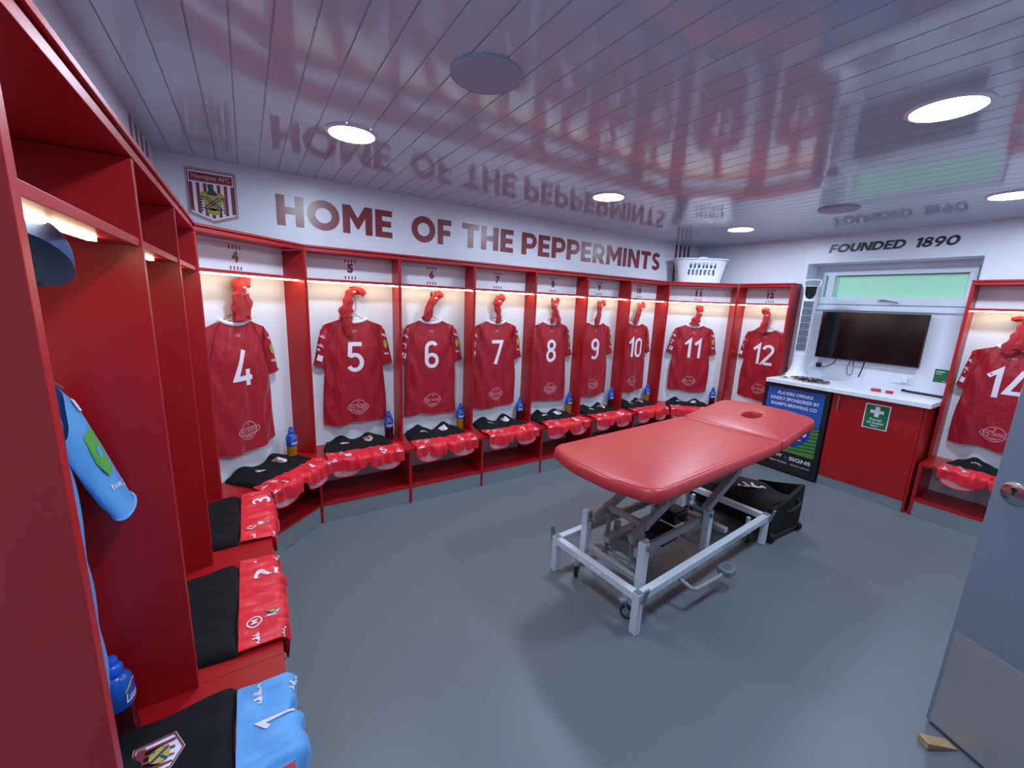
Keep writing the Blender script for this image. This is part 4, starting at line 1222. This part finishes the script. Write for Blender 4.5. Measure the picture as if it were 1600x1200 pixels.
ribbon(mb, [(.80, .19), (1.06, .19), (1.075, .2), (1.06, .21), (.80, .21), (.785, .2)], .003, -HV - .0206, 0, True)
write(mb, 'PLINTH 2000', .81, 1.05, .194, .206, -HV - .0206, .0) if False else ribbon(mb, [(.82, .2), (1.04, .2)], .004, -HV - .0206)
mb.build('maker_mark', 'charcoal', mt)
def castor(lx, ly, rot):
    c_ = MB()
    c_.lathe([(.014, .085), (.014, .180)], 12, (lx, ly, 0)); c_.lathe([(.021, .100), (.021, .116)], 16, (lx, ly, 0)); 
    st = c_.build('castor', 'white_metal', mt, 40)
    fk = MB(); ox = .026 * cos(rot); oy = .026 * sin(rot)
    for s in (-1, 1):
        P = [(lx + ox * a + s * .013 * -sin(rot), ly + oy * a + s * .013 * cos(rot), z_) for a, z_ in ((-.4, .098), (.5, .092), (1.25, .045), (.8, .030))]
        fk.tube(P, .007, 6, flat=.5)
    fk.build('fork', 'grey_plastic', st, 50)
    wh = MB()
    def tf(x_, y_, z_): return (lx + ox + x_ * cos(rot) - y_ * sin(rot), ly + oy + x_ * sin(rot) + y_ * cos(rot), z_ + .0385)
    wh.lathe([(.012, -.010), (.032, -.010), (.0375, -.006), (.0375, .006), (.030, .010), (.012, .010)], 24, (0, 0, 0), 0, tf, 'y')
    wh.lathe([(.004, -.0135), (.025, -.0115), (.025, .0115), (.004, .0135)], 20, (0, 0, 0), 1, tf, 'y')
    wh.build('wheel', ['rubber', 'grey_plastic'], st, 40)
castor(.045, .165, .6); castor(.035, -.185, -1.15); castor(1.36, -.21, -2.4); castor(1.36, .2, 2.0)
# posts, link bars, lifting arms
PV = .225
for lx in (.105, .735):
    for ly in (-PV, PV - .06):
        MB().box(lx - .021, lx + .021, ly - .021, ly + .021, .155, .425).build('post', 'white_metal', mt, bevel=.003)
def bar(name, a, c, w_, h_, m_='grey_metal'):
    """rectangular bar from a to c, w_ wide and h_ deep"""
    a, c = Vector(a), Vector(c); d = (c - a); L = d.length; d.normalize()
    s_ = Vector((0, 0, 1)) if abs(d.z) < .95 else Vector((1, 0, 0))
    r_ = d.cross(s_).normalized(); u_ = r_.cross(d)
    def tf(x_, y_, z_): return tuple(a + d * x_ + r_ * y_ + u_ * z_)
    mb_ = MB().box(0, L, -w_ / 2, w_ / 2, -h_ / 2, h_ / 2, 0, tf)
    return mb_.build(name, m_, mt, bevel=.0025)
for ly, s in ((-PV - .0, 1), (PV - .06, 1)):
    inn = .036 if ly < 0 else -.036
    bar('link_bar', (.09, ly + inn, .345), (.75, ly + inn, .345), .022, .045)
    bar('lifting_arm', (.085, ly + inn * 2, .405), (.80, ly + inn * 2, .690), .026, .05)
    bar('lifting_arm', (.690, ly, .443), (1.05, ly, .620), .04, .045)
    bar('strut', (1.03, ly, .63), (1.03, ly, .735), .02, .02)
    for lx in (.105, .715):
        mb = MB(); mb.lathe([(.004, 0), (.013, .001), (.013, .010), (.009, .013)], 14, (lx, ly - .034, .40), axis='y'); mb.build('pivot_bolt', 'grey_plastic', mt, 40)
for x_, z_ in ((.20, .452), (.72, .30), (.42, .545)):
    mb = MB(); mb.tube([(x_, -PV + .05, z_), (x_, PV - .11, z_)], .020, 14); mb.build('cross_tube', 'grey_metal', mt, 40)
bar('cross_bar', (.105, -PV + .022, .2), (.105, PV - .082, .2), .03, .03); bar('cross_bar', (.715, -PV + .022, .2), (.715, PV - .082, .2), .03, .03)
bar('cross_bar', (.90, -HV + .022, .255), (.90, HV - .022, .255), .04, .032)
bar('cross_bar', (.26, -.13, .235), (.26, .1, .235), .06, .08)
for ly in (-.10, .07):
    MB().box(.17, .20, ly - .006, ly + .006, .165, .43).build('side_plate', 'grey_metal', mt, bevel=.003)
    MB().box(.26, .275, ly - .02, ly + .02, .16, .36).build('side_plate', 'grey_metal', mt, bevel=.003)
mb = MB(); mb.tube([(.19, -.17, .185), (.19, .15, .185)], .012, 12); mb.build('cross_tube', 'grey_metal', mt, 40)
mb = MB(); mb.tube([(.24, -.17, .26), (.24, .13, .26)], .016, 12); mb.build('cross_tube', 'grey_metal', mt, 40)
bar('link_bar', (.12, .03, .30), (.72, .03, .30), .05, .03)
MB().box(.44, .60, -.13, .0, .22, .29).build('motor_box', 'dark_plastic', mt, bevel=.01)
mb = MB(); mb.tube([(.30, -.02, .26), (.62, -.02, .40)], .032, 16); mb.build('hydraulic_cylinder', 'dark_plastic', mt, 40)
mb = MB(); mb.tube([(.62, -.02, .40), (.84, -.02, .50)], .012, 12); mb.build('piston_rod', 'chrome', mt, 40)
mb = MB(); mb.box(.60, .74, -.10, .05, .29, .37); mb.build('pump', 'dark_plastic', mt, bevel=.012)
mb = MB(); mb.tube([(.47, .16, .50), (.50, .155, .52), (.545, .15, .528)], .018, 12); mb.build('gas_spring', 'dark_plastic', mt, 40)
# foot pedal
mb = MB(); mb.tube([(.36, -HV + .03, .165), (.36, -HV - .045, .150), (.365, -HV - .075, .140), (.385, -HV - .088, .136), (.60, -HV - .092, .120), (.74, -HV - .095, .120)], .011, 12)
fp = mb.build('foot_lever', 'grey_metal', mt, 60)
mb = MB(); mb.prism([(.705 + p, -HV - .095 + q) for p, q in rr(.055, .042)], .112, .150); 
o = mb.build('foot_pad', 'grey_plastic', fp, 40, bevel=.006)
mb = MB()
for r_ in (.010, .020, .030): mb.lathe([(r_ - .002, .1505), (r_ + .002, .1505), (r_ + .002, .153), (r_ - .002, .153)], 20, (.705, -HV - .095, 0), cap=False)
mb.build('pad_rings', 'grey_plastic', fp, 40)
# upper frame and the padded top
TZ, TT, TW = .735, .072, .352
for ly in (-.20, .14): bar('top_frame', (.12, ly, .715), (1.65, ly, .715), .04, .032)
for lx in (.15, .80, 1.25): bar('top_frame', (lx, -.18, .715), (lx, .12, .715), .03, .028)
def cushion(outline, hole=None, name='cushion', mat_='leather', z0=0.0, th=TT, xf=None):
    """padded slab from an outline: rounded upper and lower edge, slight crown"""
    n_ = len(outline)
    cx_ = sum(p[0] for p in outline) / n_; cy_ = sum(p[1] for p in outline) / n_
    def inset(d):
        out_ = []
        for i in range(n_):
            a = Vector(outline[i - 1]); p = Vector(outline[i]); c = Vector(outline[(i + 1) % n_])
            t_ = (c - a).normalized(); nn = Vector((-t_.y, t_.x))
            out_.append(p + nn * d)
        return out_
    prof = [(.030, 0), (.010, .003), (.002, .012), (0, .026), (.001, .042), (.006, .056), (.014, .065), (.026, .0705), (.033, .0692), (.040, .0708), (.048, .0722)]
    mb_ = MB(); verts = []
    for d, z_ in prof:
        verts += [(p.x, p.y, z0 + z_) for p in inset(d)]
    k_ = len(prof)
    f_ = [(j * n_ + i, j * n_ + (i + 1) % n_, (j + 1) * n_ + (i + 1) % n_, (j + 1) * n_ + i) for j in range(k_ - 1) for i in range(n_)]
    f_.append(tuple(range(n_))[::-1])
    last = [(k_ - 1) * n_ + i for i in range(n_)]
    if hole:
        hc, hx, hy = hole
        base = len(verts)
        pts_ = []
        for i in range(n_):
            q = Vector((verts[last[i]][0] - hc[0], verts[last[i]][1] - hc[1])).normalized()
            a = math.atan2(q.y / hy, q.x / hx)
            pts_.append((hc[0] + hx * cos(a), hc[1] + hy * sin(a)))
        for kk, (s_, dz_) in enumerate(((1.25, .0725), (1.08, .0725), (1.0, .066), (.97, .03), (.97, .004))):
            verts += [(hc[0] + (p[0] - hc[0]) * s_, hc[1] + (p[1] - hc[1]) * s_, z0 + dz_) for p in pts_]
        prev = last
        for kk in range(5):
            cur = [base + kk * n_ + i for i in range(n_)]
            f_ += [(prev[i], prev[(i + 1) % n_], cur[(i + 1) % n_], cur[i]) for i in range(n_)]
            prev = cur
        f_.append(tuple(prev))
    else:
        f_.append(tuple(last))
    mb_.add(verts, f_, 0, xf)
    return mb_.build(name, mat_, mt, 50)
def rounded(pts, radii, n_=8):
    out_ = []
    m_ = len(pts)
    for i in range(m_):
        p = Vector(pts[i]); a = Vector(pts[i - 1]); c = Vector(pts[(i + 1) % m_]); r_ = radii[i]
        d1 = (a - p).normalized(); d2 = (c - p).normalized()
        ang_ = d1.angle(d2); t_ = r_ / math.tan(ang_ / 2)
        p1 = p + d1 * t_; p2 = p + d2 * t_
        for k_ in range(n_ + 1):
            q = k_ / n_
            out_.append(tuple((1 - q) ** 2 * p1 + 2 * q * (1 - q) * p + q * q * p2))
    # resample so long edges carry points too
    res = []
    for i in range(len(out_)):
        a = Vector(out_[i]); c = Vector(out_[(i + 1) % len(out_)])
        k_ = max(1, int((c - a).length / .05))
        res += [tuple(a + (c - a) * j / k_) for j in range(k_)]
    return res
X0, XJ, XH = -.11, 1.245, 1.90
YC = -.03
main = rounded([(X0 + .035, YC - TW), (XJ, YC - TW), (XJ, YC + TW), (X0 + .035, YC + TW), (X0 - .035, YC + .12), (X0 - .035, YC - .12)], [.11, .055, .055, .11, .3, .3])
cushion(main, None, 'main_cushion', z0=TZ)
tilt = radians(7)
head = rounded([(XJ + .006, YC - TW), (XH - .06, YC - TW + .012), (XH, YC - .12), (XH, YC + .12), (XH - .06, YC + TW - .012), (XJ + .006, YC + TW)], [.055, .11, .2, .2, .11, .055])
def tip(x_, y_, z_):
    dx_ = x_ - XJ; dz_ = z_ - TZ
    return (XJ + dx_ * cos(tilt) - dz_ * sin(tilt) * .6, y_, TZ + dz_ * cos(tilt) + dx_ * sin(tilt))
cushion(head, ((XJ + .36, YC), .085, .060), 'head_cushion', z0=TZ, xf=tip)
MB().box(XJ + .06, XJ + .45, YC - .20, YC + .20, TZ - .022, TZ - .003, 0, tip).build('head_board', 'dark_plastic', mt)

# ------------------------------------------------------------------ black wheeled kit bag
bg = thing('kit_bag', 'black wheeled kit bag with a pale logo, beyond the massage table', 'bag', (2.835, -1.945, 0), radians(-2))
# local: x along the end panel, y away into the room, z up
mb = MB(); NXB, NYB = 14, 16
verts = []; secsB = []
for j in range(NYB + 1):
    v = j / NYB
    y_ = .03 + .70 * v
    top_ = .285 - .05 * math.exp(-((v - .15) / .13) ** 2) + .025 * sin(v * 5 + .5) - .05 * v ** 4
    half = .205 - .015 * sin(pi * v) - .03 * v ** 5
    sec = []
    for i in range(20):
        a = 2 * pi * i / 20
        sx = math.copysign(abs(cos(a)) ** .55, cos(a)); sz = math.copysign(abs(sin(a)) ** .55, sin(a))
        sec.append((half * sx + .005 * sin(7 * v + i), y_, .035 + (top_ - .035) * (.5 + .5 * sz) + .006 * sin(9 * v + 2 * i)))
    verts += sec
mb.add(verts, [(j * 20 + i, j * 20 + (i + 1) % 20, (j + 1) * 20 + (i + 1) % 20, (j + 1) * 20 + i) for j in range(NYB) for i in range(20)] + [tuple(range(20))[::-1], tuple(range(NYB * 20, NYB * 20 + 20))])
mb.build('body', 'bag', bg, 60)
mb = MB()
ep = [(-.215, .03), (.205, .03), (.212, .20), (.205, .355), (.19, .362), (.10, .322), (-.02, .285), (-.12, .262), (-.205, .255), (-.215, .15)]
mb.prism(ep, 0, .030, 0, lambda x_, y_, z_: (x_, z_, y_))
mb.build('end_panel', 'bag', bg, bevel=.006)
mb = MB(); mb.prism([(.03, .06), (.03, .352), (.10, .330), (.20, .300), (.33, .270), (.33, .06)], .196, .210, 0, lambda x_, y_, z_: (z_, x_, y_))
mb.build('side_flap', 'bag', bg, bevel=.004)
mb = MB(); mb.tube([(-.02, -.002, .20), (-.01, -.028, .215), (.10, -.030, .245), (.12, -.002, .255)], .011, 10)
mb.box(-.04, .0, -.006, .0, .185, .215); mb.box(.10, .145, -.006, .0, .238, .270)
mb.build('grab_handle', 'rubber', bg, 50)
for sx in (-.19, .185):
    mb = MB(); mb.lathe([(.008, -.016), (.030, -.014), (.036, -.008), (.036, .008), (.030, .014), (.008, .016)], 22, (sx, .005, .0365), axis='x')
    mb.build('wheel', 'rubber', bg, 40)
mb = MB(); mb.box(-.215, .205, -.010, .0, .030, .052)
mb.build('bumper', 'dark_plastic', bg, bevel=.004)
mb = MB()
twin_figures(mb, 0, 0, .20, 0, 0, lambda x_, y_, z_: (-.05 + x_ * .78 + z_ * .62, .26 + z_ * .78 - x_ * .62, .302))
o = mb.build('logo', 'white_print', bg); o['label'] = 'pale printed logo'

# ------------------------------------------------------------------ door, held by a wedge
DX, DY = 1.851, -2.916
dd = Vector((-.4008, -.9162))                                        # from the leading edge to the hinges
door = bpy.data.objects.new('door_1', None); C.objects.link(door); struct(door)
door.location = (DX, DY, 0); door.rotation_euler = (0, 0, math.atan2(dd.y, dd.x))
# local x runs from leading edge to hinges; the seen face looks to local -y
DL = .90
sgn = -1.0
MB().box(0, DL, 0, .044, .012, 2.03).build('leaf', 'door', door, bevel=.002)
MB().box(.014, DL - .014, -.0018, -.0002, .020, .432).build('kick_plate', 'kick', door)
lk = MB(); lk.lathe([(.008, -.0005), (.040, -.0005), (.040, -.006), (.035, -.009), (.008, -.009)], 32, (.062, 0, 1.018), axis='y')
lko = lk.build('lock_rose', 'chrome', door, 40)
mb = MB(); mb.lathe([(.0015, -.0092), (.008, -.0092), (.008, -.010), (.0015, -.010)], 16, (.058, 0, 1.030), axis='y'); mb.box(.055, .061, -.0102, -.0092, 1.012, 1.03)
mb.build('keyhole', 'dark_plastic', lko, 40)
fr_ = MB()
fr_.box(.60, .64, YWF - .1, YWF + .012, 0, 2.08); fr_.box(1.56, 1.60, YWF - .1, YWF + .012, 0, 2.08); fr_.box(.60, 1.60, YWF - .1, YWF + .012, 2.06, 2.10)
struct(fr_.build('trim_2', 'upvc'))
wd_ = thing('door_wedge', 'pale wooden wedge holding the grey door open', 'wedge', (1.752, -2.968, 0), radians(-32))
mb = MB()
mb.add([(-.055, -.02, .001), (.06, -.02, .001), (.06, .02, .001), (-.055, .02, .001), (-.055, -.02, .030), (.06, -.02, .007), (.06, .02, .007), (-.055, .02, .030)], [(0, 3, 2, 1), (4, 5, 6, 7), (0, 1, 5, 4), (1, 2, 6, 5), (2, 3, 7, 6), (3, 0, 4, 7)])
mb.build('block', 'wood', wd_, bevel=.0015)
